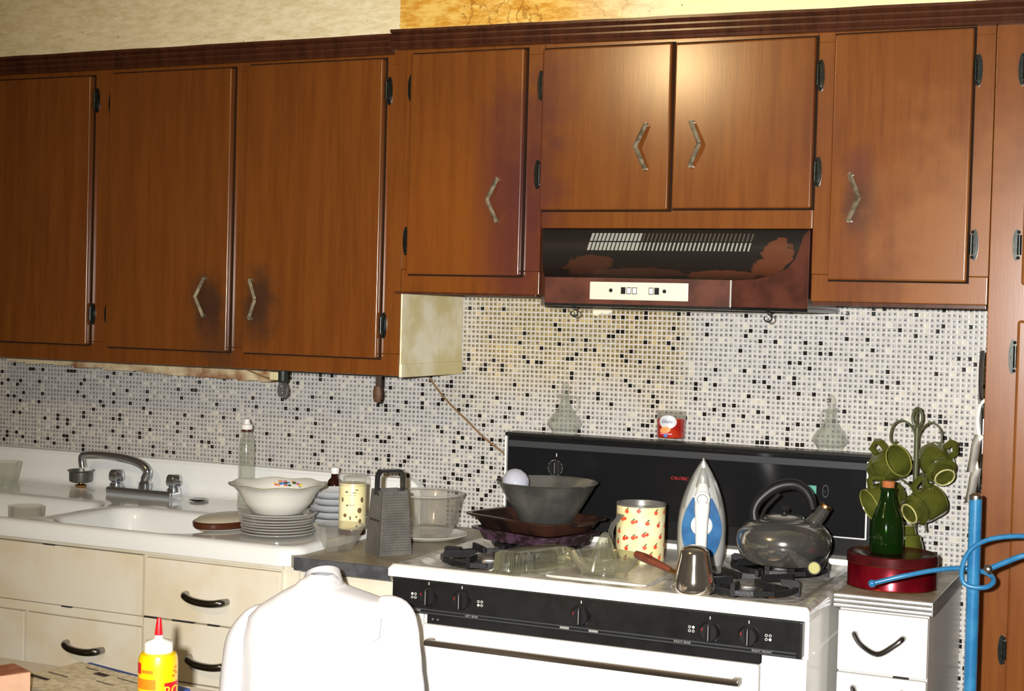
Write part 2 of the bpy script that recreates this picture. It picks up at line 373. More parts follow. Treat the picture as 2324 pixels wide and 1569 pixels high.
    def mesh(s, name, mats, smooth=35, recalc=True):
        me = bpy.data.meshes.new(name); me.from_pydata([tuple(v) for v in s.v], [], s.f)
        if not isinstance(mats, (list, tuple)): mats = [mats]
        for mm in mats: me.materials.append(mm)
        if len(mats) > 1: me.polygons.foreach_set('material_index', s.mi)
        if recalc:
            bm = bmesh.new(); bm.from_mesh(me); bmesh.ops.recalc_face_normals(bm, faces=bm.faces[:]); bm.to_mesh(me); bm.free()
        if smooth:
            me.polygons.foreach_set('use_smooth', [True] * len(me.polygons)); me.set_sharp_from_angle(angle=R(smooth))
        me.update(); return me
    def build(s, name, mats, parent=None, loc=None, smooth=35, recalc=True):
        o = bpy.data.objects.new(name, s.mesh(name, mats, smooth, recalc)); COL.objects.link(o)
        if parent is not None: o.parent = parent
        if loc is not None: o.location = loc
        if s.bev:
            wn = o.modifiers.new('weighted_normals', 'WEIGHTED_NORMAL'); wn.keep_sharp = True; wn.weight = 100
        return o
def bxo(name, lo, hi, mats, parent=None, bev=0.0, seg=2): return MB().box(lo, hi, bev, seg).build(name, mats, parent)
def tag(o, label=None, cat=None, group=None, kind=None):
    if label: o['label'] = label
    if cat: o['category'] = cat
    if group: o['group'] = group
    if kind: o['kind'] = kind
    return o
def thing(name, label, cat, loc=(0, 0, 0), rz=0.0, group=None):
    o = bpy.data.objects.new(name, None); COL.objects.link(o); o.empty_display_size = 0.05
    o.location = loc; o.rotation_euler = (0, 0, rz); return tag(o, label, cat, group)
def struct(o): o['kind'] = 'structure'; return o
def text_mb(body, size, depth=0.0006, align='CENTER', shear=0.0):
    cu = bpy.data.curves.new('t', 'FONT'); cu.body = body; cu.size = size; cu.extrude = depth; cu.align_x = align; cu.align_y = 'CENTER'; cu.shear = shear
    cu.resolution_u = 3
    o = bpy.data.objects.new('t', cu); COL.objects.link(o)
    bpy.context.view_layer.update()
    me = bpy.data.meshes.new_from_object(o.evaluated_get(bpy.context.evaluated_depsgraph_get()))
    vs = [v.co.copy() for v in me.vertices]; fs = [list(p.vertices) for p in me.polygons]
    bpy.data.objects.remove(o); bpy.data.curves.remove(cu); bpy.data.meshes.remove(me)
    return vs, fs
def wall_text(body, size, x, y, z, matl, parent, name='lettering', depth=0.0006, shear=0.0, align='CENTER'):
    vs, fs = text_mb(body, size, depth, align, shear)
    return MB().add([(x + v.x, y - v.z, z + v.y) for v in vs], fs).build(name, matl, parent, smooth=0)
def cyl_text(body, size, r, ang, z, shear=0.0, sx=1.0):
    vs, fs = text_mb(body, size, 0.0004, 'CENTER', shear)
    return [((r + v.z) * math.cos(ang + v.x * sx / r), (r + v.z) * math.sin(ang + v.x * sx / r), z + v.y) for v in vs], fs
def cyl_patch(mb, r, a0, a1, z0, z1, n=10):
    return mb.grid(n, 1, lambda u, v: (r * math.cos(a0 + (a1 - a0) * u), r * math.sin(a0 + (a1 - a0) * u), z0 + (z1 - z0) * v))
def cyl_disc(mb, r, a, z, rx, rz, n=10, ph=0.0):
    rings = 1 if rx < 0.008 else 4
    vs = [(r * math.cos(a), r * math.sin(a), z)]; fs = []
    for q in range(1, rings + 1):
        for i in range(n):
            t = 2 * math.pi * i / n; dx, dz = rx * math.cos(t) * q / rings, rz * math.sin(t) * q / rings
            dx, dz = dx * math.cos(ph) - dz * math.sin(ph), dx * math.sin(ph) + dz * math.cos(ph)
            vs.append((r * math.cos(a + dx / r), r * math.sin(a + dx / r), z + dz))
    fs = [(0, 1 + i, 1 + (i + 1) % n) for i in range(n)]
    for q in range(rings - 1): fs += [(1 + q * n + i, 1 + (q + 1) * n + i, 1 + (q + 1) * n + (i + 1) % n, 1 + q * n + (i + 1) % n) for i in range(n)]
    return mb.add(vs, fs)
def facing(x, y):  # angle of the direction from (x,y) to the viewer's side of the room
    return math.atan2(CAM.y - y, CAM.x - x)

# ------------------------------------------------------------------ room shell
XL, XR, YF, ZC = -2.6, 2.6, -4.7, 2.66
struct(bxo('floor', (XL, YF, -0.05), (XR, 0.1, 0.0), FLOORM))
struct(bxo('ceiling', (XL, YF, ZC), (XR, 0.1, ZC + 0.05), CEILP))
wb = struct(bxo('wall_back', (XL, 0.0, 0.0), (XR, 0.1, ZC), GROUT))
struct(bxo('wall_left', (XL - 0.1, YF, 0), (XL, 0.1, ZC), WALLP))
struct(bxo('wall_right', (XR, YF, 0), (XR + 0.1, 0.1, ZC), WALLP))
struct(bxo('wall_front', (XL, YF - 0.1, 0), (XR, YF, ZC), WALLP))
struct(bxo('wall_soffit', (XL, -0.325, 2.095), (XR, -0.0005, ZC - 0.001), PLASTER))

# mosaic tiles -------------------------------------------------------------
PITCH = 0.0120
def tile_geo(kind, shade, h, k0=0.64, ox=0.0, oz=0.0):
    """one tile in local coords (x,z in plane, -y outward): verts, faces, per-face colour"""
    a = 0.0046 if kind != 'black' else 0.0049
    base = {'grey': (0.44, 0.425, 0.405), 'cream': (0.60, 0.56, 0.47), 'black': (0.010, 0.009, 0.009)}[kind]
    base = tuple(min(1, c * (0.9 + 0.22 * shade)) for c in base)
    spot = {'grey': tuple(c * (0.10 + 0.50 * shade) for c in (0.42, 0.41, 0.39)), 'cream': base, 'black': base}[kind]
    v = [(-a, 0, -a), (a, 0, -a), (a, 0, a), (-a, 0, a)]
    b = a * 0.90
    v += [(-b, -h, -b), (b, -h, -b), (b, -h, b), (-b, -h, b)]
    ro = a * k0; ox *= a; oz *= a
    for k in range(8):
        t = math.pi / 8 + k * math.pi / 4; v.append((ox + ro * math.cos(t), -h * 0.95, oz + ro * math.sin(t)))
    ri = ro * 0.55
    for k in range(8):
        t = math.pi / 8 + k * math.pi / 4; v.append((ox + ri * math.cos(t), -h - 0.0008, oz + ri * math.sin(t)))
    f = [(0, 1, 5, 4), (1, 2, 6, 5), (2, 3, 7, 6), (3, 0, 4, 7)]; c = [base] * 4
    # ring between the square top and the octagon (octagon verts 8..15, first at 22.5 deg)
    ring = [(5, 6, 8), (6, 9, 8), (6, 10, 9), (6, 7, 10), (7, 11, 10), (7, 12, 11), (7, 4, 12), (4, 13, 12), (4, 14, 13), (4, 5, 14), (5, 15, 14), (5, 8, 15)]
    f += ring; c += [base] * 12
    f += [(8 + k, 8 + (k + 1) % 8, 16 + (k + 1) % 8, 16 + k) for k in range(8)]; c += [spot] * 8
    f.append(tuple(range(16, 24))); c.append(spot)
    return v, f, c
def tile_mesh(name, vs, fs, cs):
    me = bpy.data.meshes.new(name); me.from_pydata(vs, [], fs); me.materials.append(TILE)
    ca = me.color_attributes.new('Col', 'FLOAT_COLOR', 'CORNER')
    lt = np.empty(len(me.polygons), dtype=np.int32); me.polygons.foreach_get('loop_total', lt)
    arr = np.ones((len(cs), 4), dtype=np.float32); arr[:, :3] = np.array(cs, dtype=np.float32)
    ca.data.foreach_set('color', np.repeat(arr, lt, axis=0).ravel())
    me.update(); return me
KINDS = [tile_geo('grey', s, 0.0016, random.uniform(0.42, 0.70), random.uniform(-.16, .16), random.uniform(-.16, .16)) for s in (0.03, 0.1, 0.18, 0.26, 0.34, 0.42, 0.5, 0.58, 0.68, 0.8, 0.95, 1.1)] + [tile_geo('cream', s, 0.0018) for s in (0.2, 0.8)] + [tile_geo('black', 0.5, 0.0022)]
for k_, (vv, ff, cc) in enumerate(KINDS):   # faces must look outward (-y)
    a0, b0, c0 = (Vector(vv[i]) for i in ff[4][:3])
    if (b0 - a0).cross(c0 - a0).y > 0: KINDS[k_] = (vv, [tuple(reversed(f)) for f in ff], cc)
TM = [tile_mesh('tile', *k) for k in KINDS]
bulkv, bulkf, bulkc = [], [], []
tiles_single = 0
ncol = int((1.30 + 1.84) / PITCH)
karr = [np.array(k[0]) for k in KINDS]
for i in range(ncol):
    x = -1.84 + (i + 0.5) * PITCH
    for j in range(92):
        z = 0.43 + (j + 0.5) * PITCH
        if x < -0.19:
            if z < 0.99 or z > 1.315: continue
        elif x < 0.93:
            if z < 0.885: continue
        elif x < 1.09 and z < 0.90: continue
        if z > 1.515: continue
        if 0.195 < x < 0.245 and 1.458 < z < 1.49 and random.random() < 0.75: continue   # torn patch under the hood
        u = random.random()
        k = 14 if u < 0.075 else (12 + random.randrange(2) if u < 0.15 else random.randrange(12))
        jx, jz = random.uniform(-.0003, .0003), random.uniform(-.0003, .0003)
        if 0.985 < x < 1.142 and 1.165 < z < 1.442 and tiles_single < 300:
            o = bpy.data.objects.new('tile', TM[k]); COL.objects.link(o); o.parent = wb; o.location = (x + jx, 0, z + jz); tiles_single += 1
        else:
            n0 = len(bulkv)
            bulkv.extend((karr[k] + (x + jx, 0, z + jz)).tolist())
            bulkf.extend([tuple(q + n0 for q in f) for f in KINDS[k][1]]); bulkc.extend(KINDS[k][2])
bt = bpy.data.objects.new('mosaic_tiles', tile_mesh('mosaic_tiles', bulkv, bulkf, bulkc)); COL.objects.link(bt); bt.parent = wb; bt['kind'] = 'stuff'

# ------------------------------------------------------------------ upper cabinets
SEAM = pm('seam_shadow_grime', (0.020, 0.012, 0.008), 0.95, spec=0.05)  # dark colour for the shadow gap and grime round the doors
YU = -0.335
def pull_handle(parent, x, z, s):
    """faceted V shaped pull; s=+1 points right, -1 points left"""
    mb = MB()
    top, mid, bot = (x - s * 0.010, z + 0.049), (x + s * 0.012, z), (x - s * 0.010, z - 0.049)
    y0 = YU - 0.0175
    for a, b in ((top, mid), (mid, bot)):
        d = Vector((b[0] - a[0], 0, b[1] - a[1])).normalized(); nrm = Vector((-d.z, 0, d.x))
        A = Vector((a[0], y0 - 0.018 if a == mid else y0 - 0.012, a[1])); B = Vector((b[0], y0 - 0.018 if b == mid else y0 - 0.012, b[1]))
        h = 0.0052
        vs = [A + nrm * h, A + Vector((0, -0.006, 0)), A - nrm * h, A + Vector((0, 0.003, 0)), B + nrm * h, B + Vector((0, -0.006, 0)), B - nrm * h, B + Vector((0, 0.003, 0))]
        mb.add(vs, [(0, 1, 5, 4), (1, 2, 6, 5), (2, 3, 7, 6), (3, 0, 4, 7), (0, 3, 2, 1), (4, 5, 6, 7)])
    for p in (top, bot):
        mb.cyl((p[0] + s * 0.002, y0 - 0.012, p[1] * 0.97 + z * 0.03), (p[0] + s * 0.002, y0 + 0.002, p[1] * 0.97 + z * 0.03), 0.0045, 8)
    return mb.build('handle', PEWTER, parent, smooth=20)
def hinge(parent, x, z0, z1, s):
    """oval surface hinge with a barrel towards the door on side s"""
    mb = MB(); h = (z1 - z0) / 2; zc = (z0 + z1) / 2
    pts = [(x + 0.0075 * math.cos(t), zc + h * math.sin(t)) for t in [2 * math.pi * i / 20 for i in range(20)]]
    mb.prism(pts, YU - 0.0035, YU + 0.0008)
    mb.prism([(x + 0.0045 * math.cos(t), zc + h * 0.72 * math.sin(t)) for t in [2 * math.pi * i / 16 for i in range(16)]], YU - 0.006, YU)
    mb.cyl((x + s * 0.006, YU - 0.006, zc - h * 0.62), (x + s * 0.006, YU - 0.006, zc + h * 0.62), 0.0042, 10)
    for e in (-1, 1): mb.sphere((x + s * 0.004, YU - 0.005, zc + e * h * 0.80), 0.0035, 10)
    return mb.build('hinge', HINGE, parent, smooth=40)
def door(parent, x0, x1, z0, z1, handle=None, hinges=(), name='door'):
    mb = MB().box((x0, YU - 0.019, z0), (x1, YU + 0.004, z1), 0.0045, 3)
    d = mb.build(name, WOOD, parent)
    bxo('shadow_grime_seam', (x0 - 0.0022, YU - 0.0022, z0 - 0.0032), (x1 + 0.0036, YU + 0.003, z1 + 0.0046), SEAM, d)  # dark strip standing in for the door's shadow gap, with grime
    if handle: pull_handle(d, *handle)
    for h in hinges: hinge(d, *h)
    return d
def carcass(parent, x0, x1, z0, z1, openings, name='face_frame'):
    """frame members round the door openings + box behind"""
    bxo('body', (x0 + 0.001, YU + 0.02, z0 + 0.004), (x1 - 0.001, -0.004, z1), WOOD, parent)
    xs = sorted(openings)
    mb = MB()
    lo = min(o[2] for o in xs) + 0.012; hi = max(o[3] for o in xs) - 0.012
    edges = [x0] + [e for o in xs for e in (o[0] + 0.012, o[1] - 0.012)] + [x1]
    for a, b in zip(edges[0::2], edges[1::2]):
        if b > a: mb.box((a, YU, lo), (b, YU + 0.021, hi), 0.0008, 1)
    mb.box((x0, YU, z0), (x1, YU + 0.021, lo), 0.003, 2); mb.box((x0, YU, hi), (x1, YU + 0.021, z1), 0.001, 1)
    return mb.build(name, WOOD, parent)
ZT = 2.094
# left unit of three doors
c1 = thing('wall_cabinet', 'long brown wall cabinet with three tall doors above the sink', 'cabinet', (-0.85, -0.17, 1.301)); off = Vector((0.85, 0.17, -1.301))
def sub(parent_off):  # parts of the cabinets are authored in room coordinates
    o = bpy.data.objects.new('_', None); return o
def finish(t):
    for ch in t.children: ch.location = Vector(ch.location) - Vector(t.location)
D1 = [(-1.47, -1.0912, 1.345, 2.05), (-1.0285, -0.648, 1.342, 2.0535), (-0.6025, -0.2165, 1.342, 2.057)]
carcass(c1, -1.53, -0.165, 1.301, ZT, D1)
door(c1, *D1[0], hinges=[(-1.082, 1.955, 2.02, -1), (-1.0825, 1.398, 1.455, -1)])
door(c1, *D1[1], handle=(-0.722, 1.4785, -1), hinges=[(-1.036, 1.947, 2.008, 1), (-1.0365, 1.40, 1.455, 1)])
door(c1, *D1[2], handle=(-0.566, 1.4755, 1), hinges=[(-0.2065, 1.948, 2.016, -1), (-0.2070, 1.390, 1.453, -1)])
bxo('end_panel', (-0.1645, YU + 0.003, 1.33), (-0.1600, -0.004, 1.4985), OLDCREAM, c1, 0.001)
bxo('end_strip', (-0.1645, YU + 0.001, 1.298), (-0.1565, -0.004, 1.331), OLDCREAM, c1, 0.002)
mbx = MB()
for k in range(26):
    xa = -1.60 + k * 0.035; zb = 1.283 - k * 0.0008
    mbx.box((xa, -0.09, zb - random.uniform(0.004, 0.010)), (xa + 0.0352, -0.05, 1.3015), 0.0)
mbx.build('peeling_bottom_strip', RUSTP, c1)
finish(c1)
# single door unit left of the hood
c2 = thing('wall_cabinet', 'brown wall cabinet with one door left of the range hood', 'cabinet', (0.015, -0.17, 1.502))
D2 = [(-0.142, 0.1515, 1.545, 2.064)]
carcass(c2, -0.1645, 0.1945, 1.502, ZT, D2)
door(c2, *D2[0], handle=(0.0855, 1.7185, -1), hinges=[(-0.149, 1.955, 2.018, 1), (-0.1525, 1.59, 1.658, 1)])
bxo('bottom_lip', (-0.178, YU - 0.006, 1.498), (0.19, YU + 0.02, 1.504), TRIM, c2, 0.001)
finish(c2)
# unit above the hood
c3 = thing('wall_cabinet', 'short brown wall cabinet with two doors above the range hood', 'cabinet', (0.507, -0.17, 1.655))
D3 = [(0.1965, 0.5035, 1.6955, 2.060), (0.5115, 0.8195, 1.698, 2.0575)]
carcass(c3, 0.195, 0.8205, 1.655, ZT, [(0.185, 0.5195, 1.6955, 2.06), (0.4955, 0.83, 1.698, 2.0575)])
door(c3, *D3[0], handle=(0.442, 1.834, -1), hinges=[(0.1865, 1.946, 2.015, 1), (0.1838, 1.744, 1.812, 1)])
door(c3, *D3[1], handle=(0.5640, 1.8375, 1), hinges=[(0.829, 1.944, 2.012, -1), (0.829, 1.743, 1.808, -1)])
finish(c3)
# unit right of the hood
c4 = thing('wall_cabinet', 'brown wall cabinet with one door right of the range hood', 'cabinet', (1.0, -0.17, 1.502))
D4 = [(0.8590, 1.1395, 1.548, 2.0595)]
carcass(c4, 0.8210, 1.1805, 1.502, ZT, D4)
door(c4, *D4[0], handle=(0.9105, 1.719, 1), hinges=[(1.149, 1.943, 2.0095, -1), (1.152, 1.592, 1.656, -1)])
bxo('bottom_lip', (0.824, YU + 0.004, 1.494), (1.178, YU + 0.03, 1.5025), TRIM, c4, 0.001)
finish(c4)
# tall cabinet at the right
c5 = thing('pantry_cabinet', 'tall brown pantry cabinet at the right edge, floor to crown', 'cabinet', (1.5, -0.17, 0))
bxo('body', (1.183, YU + 0.02, 0.0), (1.86, -0.004, ZT), WOOD, c5)
mb = MB().box((1.1815, YU, 0.0), (1.262, YU + 0.021, ZT), 0.002, 2).box((1.80, YU, 0), (1.86, YU + 0.021, ZT), 0.002)
mb.box((1.262, YU, 1.462), (1.80, YU + 0.021, 1.556), 0.001, 1).box((1.262, YU, 2.045), (1.80, YU + 0.021, ZT), 0.001, 1).box((1.262, YU, 0), (1.80, YU + 0.021, 0.10), 0.001, 1)
mb.build('face_frame', WOOD, c5)
d = MB().box((1.2455, YU - 0.019, 1.5435), (1.815, YU + 0.004, 2.06), 0.006, 3).build('door', WOOD, c5)
hinge(d, 1.2325, 1.9417, 2.0075, 1); hinge(d, 1.2330, 1.5918, 1.6561, 1)
d = MB().box((1.2415, YU - 0.019, 0.09), (1.815, YU + 0.004, 1.4735), 0.006, 3).build('door', WOOD, c5)
hinge(d, 1.2325, 1.365, 1.436, 1); hinge(d, 1.2315, 0.779, 0.840, 1)
finish(c5)
# crown mouldings
def crown(name, x0, x1, za, zb):
    mb = MB(); n = 24
    prof = [(-0.335, -0.046), (-0.346, -0.045), (-0.350, -0.040), (-0.346, -0.036), (-0.352, -0.031), (-0.352, -0.027), (-0.348, -0.024), (-0.356, -0.018), (-0.356, -0.014), (-0.352, -0.011), (-0.361, -0.006), (-0.361, 0.0), (-0.31, 0.0), (-0.31, -0.046)]
    fs = []; vs = []
    for i in range(n + 1):
        t = i / n; wz = random.uniform(-0.0008, 0.0008)
        for (y, z) in prof: vs.append((x0 + (x1 - x0) * t, y, za + (zb - za) * t + z + (wz if z > -0.01 else 0)))
    k = len(prof)
    for i in range(n):
        for j in range(k): fs.append((i * k + j, i * k + (j + 1) % k, (i + 1) * k + (j + 1) % k, (i + 1) * k + j))
    fs += [tuple(range(k - 1, -1, -1)), tuple(n * k + j for j in range(k))]
    return struct(mb.add(vs, fs).build(name, TRIM, None, smooth=25))
crown('trim_1', -2.0, -0.196, 2.111, 2.1135)
crown('trim_2', -0.1955, 1.90, 2.1235, 2.104)

# ------------------------------------------------------------------ range hood
hd = thing('range_hood', 'dark brown range hood with louvres and a silver switch plate', 'range hood', (0.5, -0.2, 1.485))
prof = [(-0.336, 1.6535), (-0.347, 1.640), (-0.354, 1.615), (-0.362, 1.590), (-0.376, 1.570), (-0.400, 1.555), (-0.435, 1.545), (-0.480, 1.540)]
def hx(y):
    t = (y + 0.335) / (-0.145); return 0.2 + 0.072 * t, 0.8155 - 0.125 * t
mb = MB()
mb.grid(24, len(prof) - 1, lambda u, v: (hx(prof[round(v * 7)][0])[0] * (1 - u) + hx(prof[round(v * 7)][0])[1] * u, prof[round(v * 7)][0], prof[round(v * 7)][1]))
mb.build('scoop', HOODF, hd, smooth=60, recalc=False)
ZB = 1.4845
def plate(name, poly_top, matl, th=0.0015):
    # vertical panel under a poly line of (x,y,z) tops, thickened inward
    mb = MB(); n = len(poly_top)
    a, b = Vector(poly_top[0]), Vector(poly_top[-1]); dr = (b - a); dr.z = 0; nr = Vector((-dr.y, dr.x, 0)).normalized() * th
    vs = []
    for p in poly_top: vs += [Vector(p), Vector((p[0], p[1], ZB)), Vector(p) + nr, Vector((p[0], p[1], ZB)) + nr]
    fs = []
    for i in range(n - 1):
        A, B = 4 * i, 4 * i + 4
        fs += [(A, B, B + 1, A + 1), (A + 2, A + 3, B + 3, B + 2), (A, A + 2, B + 2, B), (A + 1, B + 1, B + 3, A + 3)]
    fs += [(0, 1, 3, 2), (4 * n - 4, 4 * n - 2, 4 * n - 1, 4 * n - 3)]
    return mb.add(vs, fs).build(name, matl, hd, smooth=20)
plate('side_panel', [(hx(y)[1], y, z) for y, z in reversed(prof)], HOODB)
plate('side_panel', [(hx(y)[0], y, z) for y, z in prof], HOODB)
bxo('control_panel', (hx(-.48)[0], -0.4825, ZB), (hx(-.48)[1], -0.478, 1.541), HOODB, hd, 0.0012)
bxo('corner_trim', (hx(-.48)[1] - 0.0025, -0.484, ZB), (hx(-.48)[1] + 0.0008, -0.4815, 1.5405), ALU, hd)
mb = MB().prism([(0.2, -0.02), (0.2, -0.335), (0.272, -0.48), (0.6905, -0.48), (0.8155, -0.335), (0.8155, -0.02)], 1.4790, 1.486, 'Z'); mb.build('bottom_rim', BLACK, hd)
mb = MB().prism([(0.2, -0.02), (0.2, -0.335), (0.8155, -0.335), (0.8155, -0.02)], 1.487, 1.653, 'Z'); mb.build('housing', HOODB, hd)
sp = MB().box((0.378, -0.4845, 1.4945), (0.5985, -0.4823, 1.5325), 0.0018, 2).build('switch_plate', SWPL, hd)
for x in (0.427, 0.547): MB().cyl((x, -0.4865, 1.5145), (x, -0.484, 1.5145), 0.0042, 12).build('screw', DCHROME, sp)
for x, mt, dz in ((0.4545, BLACK, 0), (0.4675, WHITEP, 0), (0.480, WHITEP, 0), (0.517, WHITEP, 0), (0.5295, BLACK, 0)):
    MB().box((x - 0.0042, -0.4875 if mt is BLACK else -0.4855, 1.5085), (x + 0.0042, -0.484, 1.5205), 0.0008, 1).build('rocker_switch', mt, sp)
    MB().box((x - 0.0052, -0.4849, 1.5072), (x + 0.0052, -0.4842, 1.5218)).build('switch_bezel', BLKPL, sp)
LV = pm('grey_louvre', lin((150, 150, 140)), 0.4); LVD = pm('dark_louvre', lin((74, 66, 56)), 0.4)
slots = []
for row, (za, zb) in enumerate(((1.6265, 1.6440), (1.6055, 1.6235))):
    for k in range(40):
        x = 0.3265 + k * 0.0094 - (0.004 if row else 0)
        wide = k < 13
        slots.append((x, za, zb, wide, row))
def py(z):
    for (ya, za), (yb, zb) in zip(prof[:-1], prof[1:]):
        if zb <= z <= za: return ya + (yb - ya) * (z - za) / (zb - za)
    return -0.36
for x, za, zb, wide, row in slots:
    wd = 0.0030 if wide else 0.0017
    mt = LV if (wide or row) else LVD
    sh = 0.0035
    ya, yb = py(za) - 0.0022, py(zb) - 0.0034
    vs = [(x - wd, ya, za), (x + wd, ya, za), (x + wd + sh, yb, zb), (x - wd + sh, yb, zb)]
    vs += [(a, b + 0.005, c) for a, b, c in vs]
    MB().add(vs, [(0, 1, 2, 3), (7, 6, 5, 4), (0, 4, 5, 1), (1, 5, 6, 2), (2, 6, 7, 3), (3, 7, 4, 0)]).build('louvre', mt, hd, smooth=0)
finish(hd)
def cup_hook(x, label):
    t = thing('cup_hook', label, 'hook', (x, -0.30, 1.479))
    MB().tube([(0, 0, 0.0), (0, 0, -0.006), (0.007, 0, -0.010), (0.008, 0, -0.018), (0.0, 0, -0.023), (-0.008, 0, -0.018), (-0.007, 0, -0.011)], 0.0016, 8, sub=4).build('hook_wire', BLKPL, t)
    MB().lathe([(0, 0), (0.006, 0), (0.004, -0.003), (0, -0.003)], 12).build('rosette', BLKPL, t)
cup_hook(0.269, 'small black cup hook under left end of the range hood')
cup_hook(0.7212, 'small black cup hook under right end of the range hood')
MB().add([(0.196, -0.0005, 1.478), (0.246, -0.0008, 1.479), (0.250, -0.0008, 1.470), (0.236, -0.002, 1.463), (0.222, -0.001, 1.466), (0.208, -0.003, 1.458), (0.198, -0.001, 1.462)], [(0, 1, 2, 3, 4, 5, 6)]).build('torn_patch', OLDCREAM, wb, recalc=False)


# ------------------------------------------------------------------ sink, its cabinet, left counter
def sd_rr(x, y, x0, x1, y0, y1, r):
    cx, cy = (x0 + x1) / 2, (y0 + y1) / 2
    qx, qy = abs(x - cx) - (x1 - x0) / 2 + r, abs(y - cy) - (y1 - y0) / 2 + r
    return math.hypot(max(qx, 0), max(qy, 0)) + min(max(qx, qy), 0) - r
def sstep(a, b, v):
    t = min(1, max(0, (v - a) / (b - a))); return t * t * (3 - 2 * t)
SX0, SX1, SY0, SY1, SZ = -1.90, -0.252, -0.632, -0.03, 0.919
sk = thing('kitchen_sink', 'white porcelain double sink with drainboard and raised back', 'sink', (-1.0, -0.3, 0.87))
xs = sorted(set(round(q, 5) for q in [SX0 + (SX1 - SX0) * i / 210 for i in range(211)] + [SX1 - 0.022 * k / 5 for k in range(6)]))
ys = sorted(set(round(q, 5) for q in [SY0 + (SY1 - SY0) * i / 86 for i in range(87)] + [SY0 + 0.022 * k / 5 for k in range(6)]))
vs = []
for y in ys:
    for x in xs:
        z = SZ; X, Y = x, y
        for (a, b, c_, d_) in ((-1.53, -1.065, -0.588, -0.262), (-1.008, -0.585, -0.588, -0.280)):
            sd = sd_rr(x, y, a, b, c_, d_, 0.07)
            z -= 0.165 * sstep(0.004, -0.045, sd) + 0.004 * sstep(0.03, 0.0, sd)
        so = sd_rr(x, y, SX0, SX1, SY0, SY1 + 0.2, 0.055)
        if so > 1e-6:
            cx, cy = SX1 - 0.055, SY0 + 0.055; v_ = Vector((x - cx, y - cy)); v_ = v_.normalized() * 0.055; X, Y = cx + v_.x, cy + v_.y; so = 0
        rr = 0.020
        if so > -rr: z -= rr - math.sqrt(max(0, rr * rr - (rr + min(so, 0)) ** 2))
        if y > -0.10: z += 0.004 * sstep(-0.10, -0.08, y)
        vs.append((X, Y, z))
nx, ny = len(xs), len(ys)
fs = [(j * nx + i, j * nx + i + 1, (j + 1) * nx + i + 1, (j + 1) * nx + i) for j in range(ny - 1) for i in range(nx - 1)]
ring = [i for i in range(nx)] + [j * nx + nx - 1 for j in range(1, ny)]
base = len(vs)
for i in ring: vs.append((vs[i][0], vs[i][1], 0.876))
fs += [(ring[k], base + k, base + k + 1, ring[k + 1]) for k in range(len(ring) - 1)]
MB().add(vs, fs).build('basin_and_drainboard', PORC, sk, smooth=50, recalc=False)
mb = MB(); arc = [(SX1 - 0.045 + 0.045 * math.cos(t), 0.973 + 0.045 * math.sin(t)) for t in [math.pi / 2 * k / 8 for k in range(9)]]
mb.prism([(SX0, 0.90), (SX1, 0.90)] + arc + [(SX0, 1.018)], -0.038, -0.004)
mb.build('back_splash', PORC, sk, smooth=40)
MB().tube([(SX0, -0.034, 1.013), (SX1 - 0.04, -0.034, 1.013)], 0.006, 8).build('rolled_edge', PORC, sk)
MB().grid(60, 6, lambda u, v: (SX0 + (SX1 - 0.003 - SX0) * u, -0.038 - 0.024 * (1 - math.sin(math.pi / 2 * v)) , 0.921 + 0.024 * (1 - math.cos(math.pi / 2 * v)))).build('cove', PORC, sk, recalc=False)
mb = MB()
for k, (x0_, x1_) in enumerate(((-0.99, -0.60), (-1.5, -1.08))):
    c = ((x0_ + x1_) / 2, -0.43)
    MB().lathe([(0, 0.758), (0.03, 0.757), (0.038, 0.760), (0.042, 0.756)], 20, Matrix.Translation((c[0], c[1], 0))).build('drain', CHROME, sk)
MB().lathe([(0, 0.9205), (0.020, 0.9205), (0.024, 0.9225), (0.027, 0.919)], 20, Matrix.Translation((-0.905, -0.098, 0.004))).build('overflow_cover', DCHROME, sk)
finish(sk)

def bar_pull(parent, x0, x1, z0, z1, y, sag=0.007):
    mb = MB()
    pts = [(x0, y, z0), (x0 + 0.006, y - 0.018, z0 - 0.001), ((x0 * .75 + x1 * .25), y - 0.026, (z0 * .75 + z1 * .25) - sag * .8), ((x0 + x1) / 2, y - 0.028, (z0 + z1) / 2 - sag), ((x0 * .25 + x1 * .75), y - 0.026, (z0 * .25 + z1 * .75) - sag * .8), (x1 - 0.006, y - 0.018, z1 - 0.001), (x1, y, z1)]
    mb.tube(pts, [0.008, 0.0095, 0.0090, 0.0090, 0.0090, 0.0095, 0.008], 12, sub=5)
    return mb.build('handle', DCHROME, parent)
bc = thing('sink_cabinet', 'cream enamelled base cabinet with doors and drawers under the sink', 'cabinet', (-1.0, -0.3, 0))
YB = -0.600
bxo('body', (-1.90, YB, 0.09), (-0.262, -0.02, 0.750), CREAM, bc)
bxo('top_rail', (-1.90, YB, 0.75), (-0.262, YB + 0.02, 0.875), CREAM, bc)
bxo('toe_kick', (-1.90, YB + 0.06, 0.0), (-0.262, -0.02, 0.09), BLKPL, bc)
bxo('edge_strip', (-1.90, YB - 0.012, 0.8635), (-0.300, YB + 0.002, 0.8765), CREAM, bc, 0.002)
bxo('front_panel', (-1.88, YB - 0.012, 0.7165), (-0.6905, YB + 0.002, 0.8615), CREAM, bc, 0.002)
bxo('middle_rail', (-1.88, YB - 0.008, 0.6920), (-0.6905, YB + 0.002, 0.7145), CREAM, bc, 0.002)
for (x0_, x1_) in ((-1.398, -1.048), (-1.0425, -0.6905)):
    d = bxo('door', (x0_, YB - 0.012, 0.12), (x1_, YB + 0.002, 0.6895), CREAM, bc, 0.003)
    if x0_ > -1.1: bar_pull(d, -0.910, -0.802, 0.628, 0.622, YB - 0.011)
